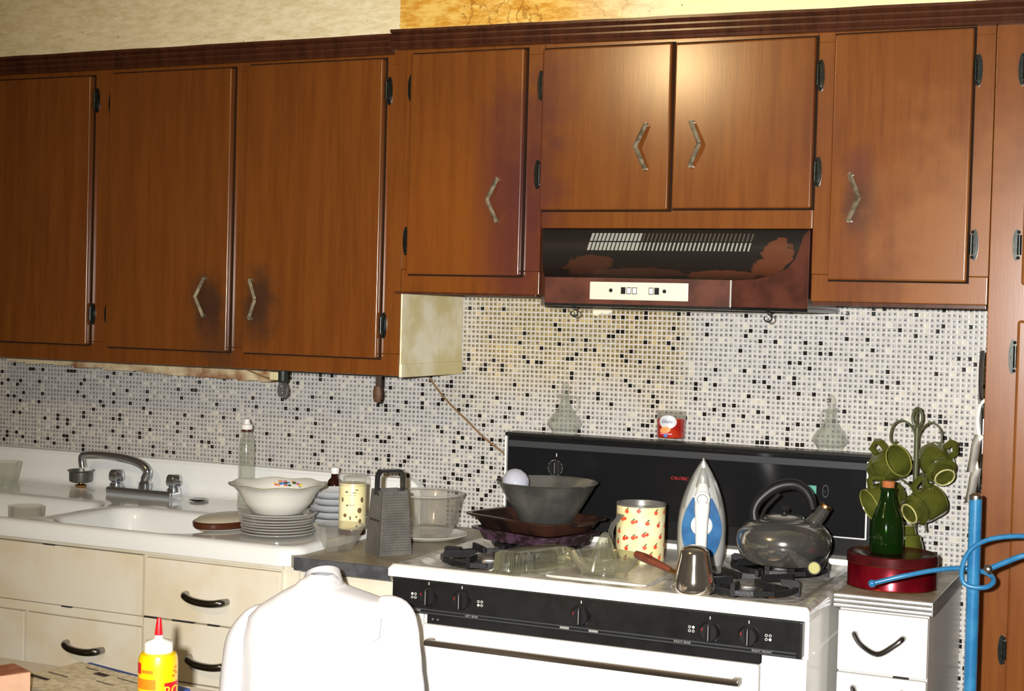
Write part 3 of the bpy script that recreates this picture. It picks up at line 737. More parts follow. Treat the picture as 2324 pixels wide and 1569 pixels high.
for (z0_, z1_, p) in ((0.7185, 0.8585, (-0.560, -0.446, 0.783, 0.776)), (0.575, 0.7155, (-0.547, -0.436, 0.636, 0.630)), (0.43, 0.572, None), (0.12, 0.427, None)):
    d = bxo('drawer', (-0.6835, YB - 0.013, z0_), (-0.303, YB + 0.002, z1_), CREAM, bc, 0.003)
    if p: bar_pull(d, *p, YB - 0.012)
CHIP = pm('chipped_dark_edge', (0.02, 0.018, 0.016), 0.7)
for (xa, xb, zc) in ((-0.682, -0.640, 0.7168), (-0.60, -0.54, 0.7170), (-0.50, -0.47, 0.7169), (-0.93, -0.90, 0.7155), (-0.99, -0.955, 0.8625), (-0.36, -0.33, 0.7170)):
    bxo('paint_chip', (xa, YB - 0.0140, zc - 0.0016), (xb, YB - 0.004, zc + 0.0016), CHIP, bc)
finish(bc)
cl = thing('counter_cabinet', 'narrow cream base cabinet between sink and stove', 'cabinet', (-0.13, -0.3, 0))
bxo('body', (-0.2605, -0.60, 0.09), (-0.006, -0.004, 0.874), CREAM, cl)
bxo('toe_kick', (-0.2605, -0.55, 0.0), (-0.006, -0.02, 0.09), BLKPL, cl)
bxo('door', (-0.252, -0.615, 0.13), (-0.012, -0.599, 0.866), CREAM, cl, 0.003)
finish(cl)
EDGEC = pm('dull_chrome_edge', (0.20, 0.21, 0.24), 0.22, 0.6, var=0.4, vs_=30)
ct = thing('countertop', 'worn grey laminate worktop with chrome edge between sink and stove', 'countertop', (-0.12, -0.3, 0.875))
bxo('slab', (-0.2535, -0.638, 0.8745), (-0.0045, -0.005, 0.902), LINO, ct, 0.002)
bxo('edge_band', (-0.2510, -0.6425, 0.873), (-0.0055, -0.6375, 0.9025), EDGEC, ct, 0.002)
arc_ = [(-0.307 + 0.0555 * math.cos(R(-a)), -0.577 + 0.0555 * math.sin(R(-a))) for a in range(0, 51, 10)]
MB().prism([(-0.250, -0.577)] + arc_ + [(-0.2505, -0.6375)], 0.8750, 0.9015, 'Z').build('corner_filler', LINO, ct)
finish(ct)

# faucet
fc = thing('faucet', 'chrome two handle kitchen faucet with long swivel spout', 'faucet', (-1.09, -0.10, 0.922))
MB().box((-0.115, -0.026, -0.004), (0.112, 0.026, 0.020), 0.008, 3).build('base', CHROME, fc)
MB().lathe([(0, 0.018), (0.02, 0.018), (0.019, 0.034), (0.014, 0.040), (0.012, 0.05), (0, 0.05)], 20, Matrix.Translation((0.005, 0, 0))).build('collar', CHROME, fc)
MB().tube([(0.005, 0, 0.045), (0.012, 0, 0.066), (-0.004, -0.002, 0.084), (-0.05, -0.006, 0.098), (-0.125, -0.010, 0.104), (-0.190, -0.012, 0.102), (-0.208, -0.013, 0.094), (-0.205, -0.013, 0.066)], [0.014, 0.0135, 0.013, 0.012, 0.011, 0.0105, 0.0105, 0.0105], 14, sub=5).build('spout', CHROME, fc)
for x in (-0.095, 0.102):
    k = MB().lathe([(0, 0.019), (0.019, 0.019), (0.018, 0.028), (0.013, 0.031), (0.020, 0.036), (0.0225, 0.044), (0.020, 0.060), (0.015, 0.066), (0, 0.067)], 24, Matrix.Translation((x, 0, 0)), fn=lambda a, i, r, z: (r * (1 + (0.07 * math.cos(6 * a) if i >= 4 else 0)), z)).build('handle', CHROME, fc)
bs = thing('sink_strainer', 'grey metal basket strainer standing on the back of the sink', 'strainer', (-1.338, -0.068, 0.924))
MB().lathe([(0, 0.0), (0.014, 0.0), (0.017, 0.006), (0.006, 0.010), (0.005, 0.016), (0, 0.016)], 20).build('stopper', BRASS, bs)
MB().lathe([(0, 0.014), (0.027, 0.0145), (0.0325, 0.017), (0.0335, 0.022), (0.0340, 0.044), (0.039, 0.048), (0.039, 0.050), (0.0330, 0.0495), (0.0322, 0.024), (0.028, 0.019), (0, 0.0165)], 28).build('basket', pm('dull_grey_metal', (0.13, 0.13, 0.115), 0.35, 0.6), bs)

# things on the sink and left counter
def glass_tumbler(name, label, loc, r0, r1, h, matl, cat='glass'):
    t = MB().lathe([(0, 0), (r0, 0), (r1, h), (r1 - 0.002, h), (r0 - 0.002, 0.005), (0, 0.005)], 28).build(name, matl, None, loc)
    return tag(t, label, cat)
glass_tumbler('drinking_glass', 'clear flared glass on sink edge at far left', (-1.487, -0.215, 0.9185), 0.028, 0.045, 0.082, CLEAR)
glass_tumbler('drinking_glass', 'squat brownish glass standing in the left sink basin', (-1.168, -0.48, 0.757), 0.040, 0.044, 0.172, CLEARG)

b = thing('glass_bottle', 'tall clear glass bottle with white stopper behind the floral bowl', 'bottle', (-0.718, -0.15, 0.919))
MB().lathe([(0, 0), (0.0205, 0), (0.0215, 0.01), (0.0212, 0.14), (0.0205, 0.17), (0.017, 0.19), (0.0135, 0.202), (0.0135, 0.214), (0.012, 0.214), (0.012, 0.20), (0.0185, 0.17), (0.0195, 0.01), (0, 0.006)], 28).build('body', CLEAR, b)
MB().lathe([(0.0, 0.212), (0.0145, 0.212), (0.0155, 0.216), (0.0155, 0.224), (0.010, 0.227), (0.0075, 0.233), (0.008, 0.239), (0.0, 0.242)], 24).build('stopper', WHITEP, b)
MB().lathe([(0.0138, 0.206), (0.0147, 0.207), (0.0147, 0.212), (0.0138, 0.2125)], 24).build('neck_ring', BROWNRIM, b)

# stack of clear plates with the bowl on top
SPX, SPY = -0.405, -0.475
Z0 = 0.920
for k in range(8):
    lab = ['lowest', 'second from bottom', 'third from bottom', 'fourth from bottom', 'fourth from top', 'third from top', 'second from top', 'topmost'][k]
    r = 0.087 if k < 7 else 0.094
    dx, dy = random.uniform(-.003, .003), random.uniform(-.003, .003)
    p = thing('glass_plate', '', 'plate', (SPX + dx, SPY + dy, Z0 + k * 0.0066))
    MB().lathe([(0, 0), (r * 0.55, 0), (r * 0.62, 0.002), (r * 0.93, 0.0052), (r * 0.93, 0.0070), (r * 0.6, 0.0045), (0, 0.003)], 40).build('dish', CLEARG, p)
    MB().lathe([(r * 0.93, 0.0048), (r * 0.98, 0.0048), (r, 0.0060), (r, 0.0080), (r * 0.98, 0.0088), (r * 0.93, 0.0074)], 48).build('rim', GRIM, p)
    tag(p, 'clear glass plate, %s of the stack under the floral bowl' % lab, 'plate', 'stacked clear glass plates')
zb_ = Z0 + 7 * 0.0066 + 0.0035
bw = thing('serving_bowl', 'white milk glass bowl with wavy rim and painted flowers on plates', 'bowl', (SPX, SPY, zb_))
def wav(a, i, r, z): return (r * (1 + (0.018 * math.cos(8 * a) if r > 0.095 else 0)), z + (0.0018 * math.cos(8 * a + 1) if r > 0.095 else 0))
MB().lathe([(0, 0), (0.052, 0), (0.062, 0.004), (0.080, 0.028), (0.092, 0.050), (0.104, 0.064), (0.114, 0.069), (0.114, 0.0715), (0.103, 0.0675), (0.088, 0.053), (0.076, 0.031), (0.058, 0.008), (0, 0.005)], 64, fn=wav).build('body', MILK, bw)
MB().lathe([(0.1142, 0.0693), (0.1158, 0.0698), (0.1158, 0.0718), (0.1128, 0.0722)], 64, fn=wav).build('rim_band', GREYRIM, bw)
for q in range(22):
    a = facing(SPX, SPY) + math.pi + random.uniform(-0.75, 0.15); t = random.uniform(0.05, 0.8)
    r = 0.088 + 0.013 * t; z = 0.053 + 0.0125 * t
    mt = [BLUEPR, PINKPR, LEAFG, ORFR, YELP][q % 5]
    pp = Vector((r * math.cos(a), r * math.sin(a), z)) + Vector((-math.cos(a), -math.sin(a), 0.7)) * 0.0025
    MB().sphere(pp, random.uniform(0.0035, 0.006), 8, sc=(1, 1, 0.55)).build('painted_flower', mt, bw)

dk = thing('platter', 'oval tan platter with dark brown edge beside the glass plates', 'plate', (-0.566, -0.450, 0.9192))
ov = lambda a, i, r, z: (r / math.sqrt((math.cos(a) / 0.58) ** 2 + (math.sin(a) / 0.90) ** 2), z)
MB().lathe([(0, 0.0), (0.085, 0.0), (0.108, 0.004), (0.112, 0.010)], 48, fn=ov).build('foot', LABELW, dk)
MB().lathe([(0.108, 0.0045), (0.115, 0.010), (0.116, 0.019), (0.111, 0.022), (0.108, 0.016)], 48, fn=ov).build('brown_edge', BROWNRIM, dk)
MB().lathe([(0.1115, 0.0205), (0.098, 0.028), (0.06, 0.033), (0, 0.035)], 48, fn=ov).build('dome', TANG, dk)

for k in range(5):
    r = 0.080 - 0.002 * k
    z = 0.9195 + k * 0.0165
    p = MB().lathe([(0, 0), (r * 0.6, 0), (r * 0.9, 0.010), (r, 0.020), (r - 0.003, 0.0205), (r * 0.86, 0.012), (r * 0.58, 0.004), (0, 0.004)], 36).build('glass_saucer', PALEB, None, (-0.378, -0.255, z))
    tag(p, 'pale bluish glass saucer, %s of the stack behind the floral bowl' % ['bottom', 'second from bottom', 'middle', 'second from top', 'top'][k], 'saucer', 'pale saucers stacked behind the bowl')

b = thing('medicine_bottle', 'small brown glass bottle with white cap and label behind the canister', 'bottle', (-0.4475, -0.145, 0.9235))
MB().lathe([(0, 0), (0.0185, 0), (0.0195, 0.004), (0.0195, 0.080), (0.017, 0.090), (0.0095, 0.098), (0.009, 0.112), (0, 0.112)], 24).build('body', BROWNG, b)
MB().lathe([(0.0, 0.108), (0.0108, 0.108), (0.0115, 0.111), (0.0115, 0.121), (0.0105, 0.124), (0, 0.124)], 24).build('cap', WHITEP, b)
cyl_patch(MB(), 0.0200, -2.9, 0.3, 0.012, 0.074, 24).build('label', LABELW, b, recalc=False)

cn = thing('spice_canister', 'cream printed spice canister with clear lid beside the grater', 'canister', (-0.282, -0.372, 0.9192))
CW = (-0.1975, -0.385)
cn.location = (-0.263, -0.368, 0.9192); fa = facing(-0.28, -0.372)
MB().lathe([(0, 0), (0.031, 0), (0.0325, 0.003), (0.0325, 0.012), (0.032, 0.014)], 32).build('base_band', BROWNRIM, cn)
MB().lathe([(0.032, 0.013), (0.0325, 0.016), (0.0325, 0.120), (0.032, 0.123), (0.0, 0.123)], 32).build('body', CREAMT, cn)
MB().lathe([(0.0333, 0.116), (0.0340, 0.118), (0.0334, 0.140), (0.031, 0.143), (0.0, 0.144)], 32).build('lid', CLEARG, cn)
pr_ = MB()
for (da, z, rx, rz) in ((-0.45, 0.104, 0.005, 0.003), (0.1, 0.102, 0.009, 0.0012), (0.3, 0.109, 0.006, 0.0018), (-0.4, 0.072, 0.004, 0.003), (-0.1, 0.073, 0.016, 0.0007), (-0.1, 0.096, 0.020, 0.0005), (-0.55, 0.048, 0.006, 0.006), (-0.15, 0.042, 0.003, 0.007), (0.55, 0.060, 0.008, 0.009), (0.6, 0.034, 0.006, 0.008), (0.75, 0.085, 0.006, 0.009), (0.35, 0.022, 0.004, 0.004), (-0.8, 0.085, 0.004, 0.008), (0.3, 0.045, 0.003, 0.004)):
    cyl_disc(MB(), 0.0329, fa + da, z, rx * 0.75, rz * 0.75).build('printed_motif', BROWNPR, cn, recalc=False)

# box grater
g = thing('box_grater', 'grey steel box grater with strap handle on the counter', 'grater', (-0.101, -0.478, 0.9025), R(-38))
mb = MB(); wb0, wt0, hg = 0.041, 0.032, 0.146
for sx, sy in ((0, -1), (1, 0), (0, 1), (-1, 0)):
    if sx == 0: q = [(-wb0, sy * wb0, 0), (wb0, sy * wb0, 0), (wt0, sy * wt0, hg), (-wt0, sy * wt0, hg)]
    else: q = [(sx * wb0, -wb0, 0), (sx * wb0, wb0, 0), (sx * wt0, wt0, hg), (sx * wt0, -wt0, hg)]
    n_ = Vector((sx, sy, 0)) * 0.0012
    mb.add(q + [tuple(Vector(p) - n_) for p in q], [(0, 1, 2, 3), (7, 6, 5, 4), (0, 4, 5, 1), (1, 5, 6, 2), (2, 6, 7, 3), (3, 7, 4, 0)])
mb.build('body', STEEL, g, smooth=0)
mb = MB()
for i in range(11):
    for j in range(22):
        z = 0.012 + j * 0.006; t = z / hg; wq = (wb0 + (wt0 - wb0) * t)
        x = -wq * 0.82 + 1.64 * wq * i / 10 + (0.002 if j % 2 else 0)
        c_ = Vector((wq, x, z)); e = 0.0017
        mb.add([c_ + Vector((0, -e, -e)), c_ + Vector((0, e, -e)), c_ + Vector((0, 0, e)), c_ + Vector((0.0016, 0, 0))], [(0, 1, 3), (1, 2, 3), (2, 0, 3)])
o = mb.build('grating_teeth', DCHROME, g, smooth=0); o['kind'] = 'stuff'
mb = MB()
for z, n_ in ((0.078, 4),):
    for i in range(n_): mb.sphere((-0.022 + i * 0.0145, -0.0366, z), 0.0065, 10, sc=(1, 0.5, 0.45))
for i in range(2): mb.sphere((-0.012 + i * 0.024, -0.0325, 0.136), 0.003, 8)
mb.build('slicing_slots', DCHROME, g)
mb = MB()
hp = [(0, -0.034, 0.135), (0, -0.033, 0.178), (0, -0.026, 0.192), (0, 0.026, 0.192), (0, 0.033, 0.178), (0, 0.034, 0.135)]
vs = []
for (x, y, z) in hp:
    s_ = 0.90 if z > 0.185 else 1.0
    vs += [(-0.011, y, z), (0.011, y, z), (0.011, y * 0.88, z - (0.006 if z > 0.185 else 0)), (-0.011, y * 0.88, z - (0.006 if z > 0.185 else 0))]
fs = [(4 * i + k, 4 * i + (k + 1) % 4, 4 * i + 4 + (k + 1) % 4, 4 * i + 4 + k) for i in range(5) for k in range(4)] + [(3, 2, 1, 0), (20, 21, 22, 23)]
MB().add(vs, fs).build('handle', pm('dark_strap_metal', (0.06, 0.06, 0.065), 0.3, 0.7), g, smooth=30)

gb = MB().lathe([(0, 0), (0.030, 0), (0.032, 0.003), (0.045, 0.030), (0.057, 0.052), (0.061, 0.060), (0.059, 0.0605), (0.054, 0.052), (0.042, 0.031), (0.028, 0.006), (0, 0.005)], 48,
   fn=lambda a, i, r, z: (r * (1 + 0.012 * math.cos(24 * a)), z)).build('glass_bowl', CLEARG, None, (-0.2155, -0.508, 0.9025))
tag(gb, 'small clear pressed glass bowl in front of the canister', 'bowl')
ds = MB().lathe([(0, 0), (0.065, 0), (0.085, 0.004), (0.100, 0.012), (0.098, 0.0135), (0.083, 0.007), (0, 0.004)], 48).build('white_plate', MILK, None, (-0.132, -0.228, 0.9025))
tag(ds, 'white plate under the large glass bowl beside the stove', 'plate')
lb = thing('mixing_bowl', 'large clear glass mixing bowl behind the grater', 'bowl', (-0.136, -0.228, 0.9072))
MB().lathe([(0, 0), (0.052, 0), (0.061, 0.006), (0.074, 0.035), (0.084, 0.082), (0.088, 0.096), (0.091, 0.104), (0.088, 0.1055), (0.084, 0.097), (0.080, 0.083), (0.070, 0.037), (0.057, 0.010), (0, 0.006)], 56,
   fn=lambda a, i, r, z: (r * (1 + (0.010 * math.cos(30 * a) if 0.02 < z < 0.09 else 0)), z)).build('body', CLEARG, lb)
MB().lathe([(0.0905, 0.1035), (0.0935, 0.1045), (0.0935, 0.1075), (0.0905, 0.1085), (0.0878, 0.1065)], 56).build('rim', GRIM, lb)

# hanging under the left cabinet
def cable(name, label, pts, r=0.0028):
    return tag(MB().tube(pts, r, 8, sub=6).build(name, CABLE), label, 'cable')
cable('wall_cable', 'brown cable running down the tiles to the stove back', [(-0.262, -0.010, 1.315), (-0.249, -0.010, 1.284), (-0.2025, -0.010, 1.232), (-0.137, -0.010, 1.178), (-0.086, -0.010, 1.136), (-0.029, -0.010, 1.0997), (0.01, -0.010, 1.07)])
sb = thing('light_bulb', 'small clear bulb in dark socket hanging under the long cabinet', 'bulb', (-0.5445, -0.25, 1.301))
MB().lathe([(0, 0.0), (0.011, 0.0), (0.012, -0.006), (0.012, -0.030), (0.009, -0.034), (0, -0.034)], 20).build('socket', RUBBERG, sb)
MB().lathe([(0.008, -0.033), (0.011, -0.040), (0.0135, -0.050), (0.0135, -0.060), (0.010, -0.070), (0, -0.075)], 20).build('glass', glassmat('bulb_glass', (0.5, 0.5, 0.52), 0.15, 0.2, (0.3, 0.3, 0.32)), sb)
MB().box((-0.038, -0.006, -0.030), (-0.010, 0.008, -0.008), 0.004).build('cloth_strap', OLDCREAM, sb)
MB().tube([(-0.13, 0.0, 0.0), (-0.09, 0.0, -0.012), (-0.05, 0, -0.024), (-0.02, 0, -0.026)], 0.002, 6, sub=4).build('lead_wire', CABLE, sb)
sc_ = thing('hanging_clip', 'rusty brown clip hanging under right end of the long cabinet', 'clip', (-0.268, -0.25, 1.301))
MB().box((-0.005, -0.004, -0.034), (0.010, 0.006, 0.0), 0.002).build('strap', pm('dark_rust', lin((66, 50, 40)), 0.7), sc_)
MB().lathe([(0, -0.030), (0.009, -0.032), (0.0125, -0.045), (0.012, -0.060), (0.008, -0.071), (0, -0.072)], 16, Matrix.Diagonal((1, 0.7, 1, 1))).build('cup', pm('rusty_brown', lin((96, 66, 42)), 0.6, var=0.4, vs_=80), sc_)

# ------------------------------------------------------------------ stove
st = thing('gas_stove', 'white gas stove with black control panel and black back panel', 'stove', (0.457, -0.34, 0))
bxo('body', (0.003, -0.640, 0.06), (0.911, -0.02, 0.889), STOVEW, st, 0.004)
for x in (0.05, 0.86):
    for y in (-0.60, -0.06): MB().cyl((x, y, 0), (x, y, 0.062), 0.018, 12).build('foot', BLKPL, st)
# cooktop as one pressed sheet
nx_, ny_ = 130, 84
vs = []
for j in range(ny_ + 1):
    for i in range(nx_ + 1):
        x = 0.914 * i / nx_; y = -0.660 + 0.595 * j / ny_; z = 0.914
        for (a, b_, c_, d_, dep, r_) in ((0.035, 0.300, -0.628, -0.105, 0.010, 0.06), (0.612, 0.882, -0.628, -0.105, 0.010, 0.06), (0.330, 0.582, -0.622, -0.105, 0.004, 0.05)):
            sd = sd_rr(x, y, a, b_, c_, d_, r_); z -= dep * sstep(0.003, -0.018, sd)
        so = sd_rr(x, y, 0, 0.914, -0.660, 0.2, 0.004); rr = 0.009
        if so > -rr: z -= rr - math.sqrt(max(0, rr * rr - (rr + min(so, 0)) ** 2))
        vs.append((x, y, z))
w_ = nx_ + 1
fs = [(j * w_ + i, j * w_ + i + 1, (j + 1) * w_ + i + 1, (j + 1) * w_ + i) for j in range(ny_) for i in range(nx_)]
ring = [j * w_ for j in range(ny_, -1, -1)] + list(range(1, nx_ + 1)) + [j * w_ + nx_ for j in range(1, ny_ + 1)]
b0 = len(vs); vs += [(vs[i][0], vs[i][1], 0.888) for i in ring]
fs += [(ring[k], b0 + k, b0 + k + 1, ring[k + 1]) for k in range(len(ring) - 1)]
def cooktopmat():
    m, nt, b = nmat('cooktop')
    g_ = N(nt, 'ShaderNodeNewGeometry'); P = g_.outputs['Position']
    n1 = noise(nt, P, 20, 5, 0.65); n2 = noise(nt, P, 6, 3)
    sx = N(nt, 'ShaderNodeSeparateXYZ'); L(nt, P, sx.inputs[0])
    top = ramp(nt, sx.outputs['Z'], 0.9085, 0.9135)
    y_in = ramp(nt, sx.outputs['Y'], -0.655, -0.648)
    grime = mth(nt, 'MULTIPLY', mth(nt, 'MULTIPLY', y_in, ramp(nt, n1, 0.30, 0.62)), 0.85)
    c = mixc(nt, grime, lin((238, 236, 230)), lin((148, 140, 122)))
    L(nt, c, b.inputs['Base Color']); b.inputs['Roughness'].default_value = 0.24; return m
MB().add(vs, fs).build('cooktop', cooktopmat(), st, smooth=50, recalc=False)
cp = bxo('control_panel', (0.012, -0.6635, 0.8145), (0.902, -0.636, 0.8875), BLACK, st, 0.004)
def rim_frame(name, x0, x1, z0, z1, y, t, matl, parent):
    mb = MB().box((x0, y - 0.002, z0), (x1, y + 0.002, z0 + t)).box((x0, y - 0.002, z1 - t), (x1, y + 0.002, z1)).box((x0, y - 0.002, z0 + t), (x0 + t, y + 0.002, z1 - t)).box((x1 - t, y - 0.002, z0 + t), (x1, y + 0.002, z1 - t))
    return mb.build(name, matl, parent)
bxo('panel_rib', (0.02, -0.6660, 0.8245), (0.892, -0.6630, 0.8275), BAND, cp)
bxo('panel_rib', (0.02, -0.6660, 0.8175), (0.892, -0.6630, 0.8205), BAND, cp)
for x, t_ in ((0.068, 'LEFT FRONT'), (0.205, 'LEFT REAR'), (0.666, 'RIGHT REAR'), (0.826, 'RIGHT FRONT')):
    wall_text(t_, 0.0062, x, -0.6668, 0.8228, GREYTXT, cp)
for x in (0.415, 0.478): bxo('caption_plate', (x - 0.010, -0.6668, 0.8205), (x + 0.010, -0.6655, 0.8250), GREYTXT, cp)
def knob(parent, x, y, z, r=0.0205):
    k = MB().lathe([(0, 0), (r, 0), (r, 0.004), (r * 0.86, 0.010), (r * 0.80, 0.012), (0, 0.012)], 28, Matrix.Translation((x, y, z)) @ Matrix.Rotation(R(90), 4, 'X')).build('knob', BLKPL, parent)
    mb = MB().lathe([(r * 0.97, 0.0042), (r * 1.02, 0.0048), (r * 0.96, 0.0062), (r * 0.92, 0.0056)], 28, Matrix.Translation((x, y, z)) @ Matrix.Rotation(R(90), 4, 'X'), a0=-0.9, a1=1.8)
    mb.build('silver_ring', DCHROME, k, recalc=False)
    MB().box((x - 0.0045, y - 0.022, z - r * 0.86), (x + 0.0045, y - 0.010, z + r * 0.86), 0.002, 2).build('grip', BLACK, k)
    MB().box((x + 0.0022, y - 0.0226, z - r * 0.7), (x + 0.0034, y - 0.0215, z + r * 0.7)).build('grip_line', GREYTXT, k)
    MB().box((x - 0.0008, y - 0.0012, z + r * 1.16), (x + 0.0008, y + 0.0005, z + r * 1.45)).build('pointer_mark', WHITETXT, k)
    MB().box((x - 0.0135, y - 0.0126, z + 0.002), (x - 0.0120, y - 0.0115, z + 0.008)).build('red_mark', REDTXT, k)
    return k
for x, z in ((0.1015, 0.8545), (0.1800, 0.8540), (0.4495, 0.8515), (0.7205, 0.8490), (0.7985, 0.8495)): knob(st, x, -0.6635, z)
for x, z, on in ((0.0660, 0.8525, 0), (0.2225, 0.8515, 1), (0.6830, 0.8500, 3), (0.8370, 0.8505, 2)):
    for q, (dx, dz) in enumerate(((-1, 1), (-1, -1), (1, -1), (1, 1))):
        mb = MB()
        if q == on % 4: mb.lathe([(0, 0.0008), (0.0028, 0.0008), (0.0028, 0)], 12, Matrix.Translation((x + dx * 0.0038, -0.6637, z + dz * 0.0038)) @ Matrix.Rotation(R(90), 4, 'X'))
        else: mb.lathe([(0.0018, 0), (0.0018, 0.0008), (0.0028, 0.0008), (0.0028, 0)], 12, Matrix.Translation((x + dx * 0.0038, -0.6637, z + dz * 0.0038)) @ Matrix.Rotation(R(90), 4, 'X'))
        mb.build('burner_symbol', WHITETXT, cp)
ov_ = bxo('oven_door', (0.086, -0.6640, 0.20), (0.8185, -0.636, 0.7945), STOVEW, st, 0.006, 3)
bxo('vent_gap', (0.095, -0.6560, 0.7950), (0.8195, -0.637, 0.8140), BLACK, st)
for x in (0.11, 0.122): MB().sphere((x, -0.6575, 0.806), 0.003, 8).build('screw', CHROME, st)
BRN = pm('brown_chrome_bar', (0.16, 0.13, 0.10), 0.25, 0.9)
MB().box((0.104, -0.690, 0.7535), (0.788, -0.676, 0.7660), 0.004, 2).build('handle', BRN, ov_)
for x in (0.112, 0.780): MB().box((x - 0.008, -0.684, 0.7525), (x + 0.008, -0.660, 0.7670), 0.003).build('handle_bracket', BRN, ov_)
bxo('broiler_drawer', (0.086, -0.658, 0.08), (0.8185, -0.636, 0.19), STOVEW, st, 0.004)
for x0_, x1_ in ((0.004, 0.083), (0.8215, 0.910)): bxo('front_panel', (x0_, -0.6505, 0.08), (x1_, -0.636, 0.8125), STOVEW, st, 0.002)
bxo('side_seam', (0.9105, -0.60, 0.815), (0.9130, -0.05, 0.819), STOVEW, st)
# back panel
bxo('back_ledge', (0.002, -0.118, 0.9120), (0.912, -0.060, 0.9270), STOVEW, st, 0.004)
BGY = -0.073
bxo('back_panel', (0.004, BGY + 0.006, 0.890), (0.910, -0.016, 1.161), BLACK, st, 0.003)
bp = bxo('back_panel_glass', (0.010, BGY + 0.001, 0.972), (0.904, BGY + 0.008, 1.150), BGLASS, st, 0.001)
bxo('top_band', (0.012, BGY - 0.0015, 1.126), (0.902, BGY + 0.004, 1.1420), BAND, st, 0.001)
bxo('top_cap', (0.000, BGY - 0.001, 1.1515), (0.914, -0.016, 1.1615), BLACK, st, 0.003)
bxo('side_trim', (0.0005, BGY - 0.001, 0.975), (0.0055, BGY + 0.012, 1.152), STOVEW, st, 0.001)
bxo('side_trim', (0.9000, BGY - 0.001, 0.969), (0.9040, BGY + 0.012, 1.146), STOVEW, st, 0.001)
bxo('bottom_trim', (0.800, BGY - 0.001, 0.967), (0.9030, BGY + 0.012, 0.9715), ALU, st, 0.001)
k = MB().lathe([(0, 0), (0.021, 0), (0.020, 0.005), (0.017, 0.008), (0, 0.008)], 28, Matrix.Translation((0.141, BGY, 1.0805)) @ Matrix.Rotation(R(90), 4, 'X')).build('oven_dial', BLKPL, st)
MB().lathe([(0.0195, 0.0052), (0.0205, 0.0056), (0.0190, 0.0068), (0.0185, 0.006)], 28, Matrix.Translation((0.141, BGY, 1.0805)) @ Matrix.Rotation(R(90), 4, 'X')).build('silver_ring', CHROME, k)
for q in range(12):
    a = 2 * math.pi * q / 12; MB().sphere((0.141 + 0.0185 * math.cos(a), BGY - 0.0062, 1.0805 + 0.0185 * math.sin(a)), 0.0013, 6).build('dial_mark', GREYTXT, k)
MB().box((0.137, BGY - 0.018, 1.065), (0.145, BGY - 0.007, 1.096), 0.002).build('grip', BLACK, k)
MB().box((0.1432, BGY - 0.0185, 1.067), (0.1440, BGY - 0.0178, 1.094)).build('grip_line', GREYTXT, k)
MB().box((0.1405, BGY - 0.0008, 1.108), (0.1422, BGY + 0.001, 1.116)).build('pointer_mark', WHITETXT, k)
wall_text('CALORIC', 0.0105, 0.4365, BGY + 0.0005, 1.0765, REDTXT, bp, shear=0.25, align='LEFT')
bxo('clock_display', (0.752, BGY - 0.0005, 1.064), (0.787, BGY + 0.002, 1.083), TEAL, st)
for x in (0.700, 0.808):
    MB().lathe([(0.010, 0), (0.010, 0.0008), (0.0125, 0.0008), (0.0125, 0)], 20, Matrix.Translation((x, BGY + 0.0005, 1.072)) @ Matrix.Rotation(R(90), 4, 'X') @ Matrix.Diagonal((0.6, 1.2, 1, 1))).build('faint_dial', BAND, st)
    MB().lathe([(0, 0), (0.005, 0), (0.004, 0.008), (0, 0.008)], 14, Matrix.Translation((x, BGY + 0.0005, 1.072)) @ Matrix.Rotation(R(90), 4, 'X')).build('setting_stem', BLACK, st)
# burners and grates
BUR = ((0.165, -0.500), (0.165, -0.235), (0.748, -0.500), (0.748, -0.235))
for (x, y) in BUR:
    MB().lathe([(0, 0.9045), (0.062, 0.9045), (0.085, 0.9075), (0.092, 0.910), (0.094, 0.908)], 36, Matrix.Translation((x, y, 0))).build('drip_bowl', DRIP, st)
    bu = MB().lathe([(0, 0.9050), (0.030, 0.9050), (0.034, 0.914), (0.034, 0.920), (0.029, 0.925), (0, 0.9265)], 28, Matrix.Translation((x, y, 0)), fn=lambda a, i, r, z: (r * (1 + (0.03 * math.cos(20 * a) if i in (2, 3) else 0)), z)).build('burner_cap', ALU, st)
    mb = MB(); h = 0.105
    def bar(p, q, t=0.0045, z0=0.925, z1=0.936):
        p, q = Vector((*p, 0)), Vector((*q, 0)); d = (q - p).normalized(); n_ = Vector((-d.y, d.x, 0)) * t
        vs = [p + n_, p - n_, q - n_, q + n_]
        mb.add([(v.x, v.y, z0) for v in vs] + [(v.x, v.y, z1) for v in vs], [(3, 2, 1, 0), (4, 5, 6, 7), (0, 1, 5, 4), (1, 2, 6, 5), (2, 3, 7, 6), (3, 0, 4, 7)])
    for a in range(16):
        a0, a1 = 2 * math.pi * a / 16, 2 * math.pi * (a + 1) / 16
        bar((x + h * math.cos(a0), y + h * math.sin(a0)), (x + h * math.cos(a1), y + h * math.sin(a1)), 0.0035, 0.914, 0.924)
    for a in range(4):
        t = math.pi / 4 + a * math.pi / 2
        bar((x + h * math.cos(t), y + h * math.sin(t)), (x + 0.034 * math.cos(t), y + 0.034 * math.sin(t)), 0.0036, 0.923, 0.937)
        t += math.pi / 4
        bar((x + h * math.cos(t), y + h * math.sin(t)), (x + 0.070 * math.cos(t), y + 0.070 * math.sin(t)), 0.0036, 0.923, 0.937)
        mb.box((x + h * math.cos(t) - 0.0045, y + h * math.sin(t) - 0.0045, 0.9035), (x + h * math.cos(t) + 0.0045, y + h * math.sin(t) + 0.0045, 0.934))
    mb.build('grate', IRONM, st, smooth=20)
mb = MB().prism([(0.30, 0.0), (0.58, 0.0), (0.58, 0.0), (0.30, 0.0)], 0, 0) if False else None
bxo('centre_plate', (0.345, -0.608, 0.9095), (0.568, -0.130, 0.9165), pm('white_griddle', lin((216, 212, 202)), 0.3, second=lin((172, 164, 146)), vs_=12), st, 0.003)
finish(st)

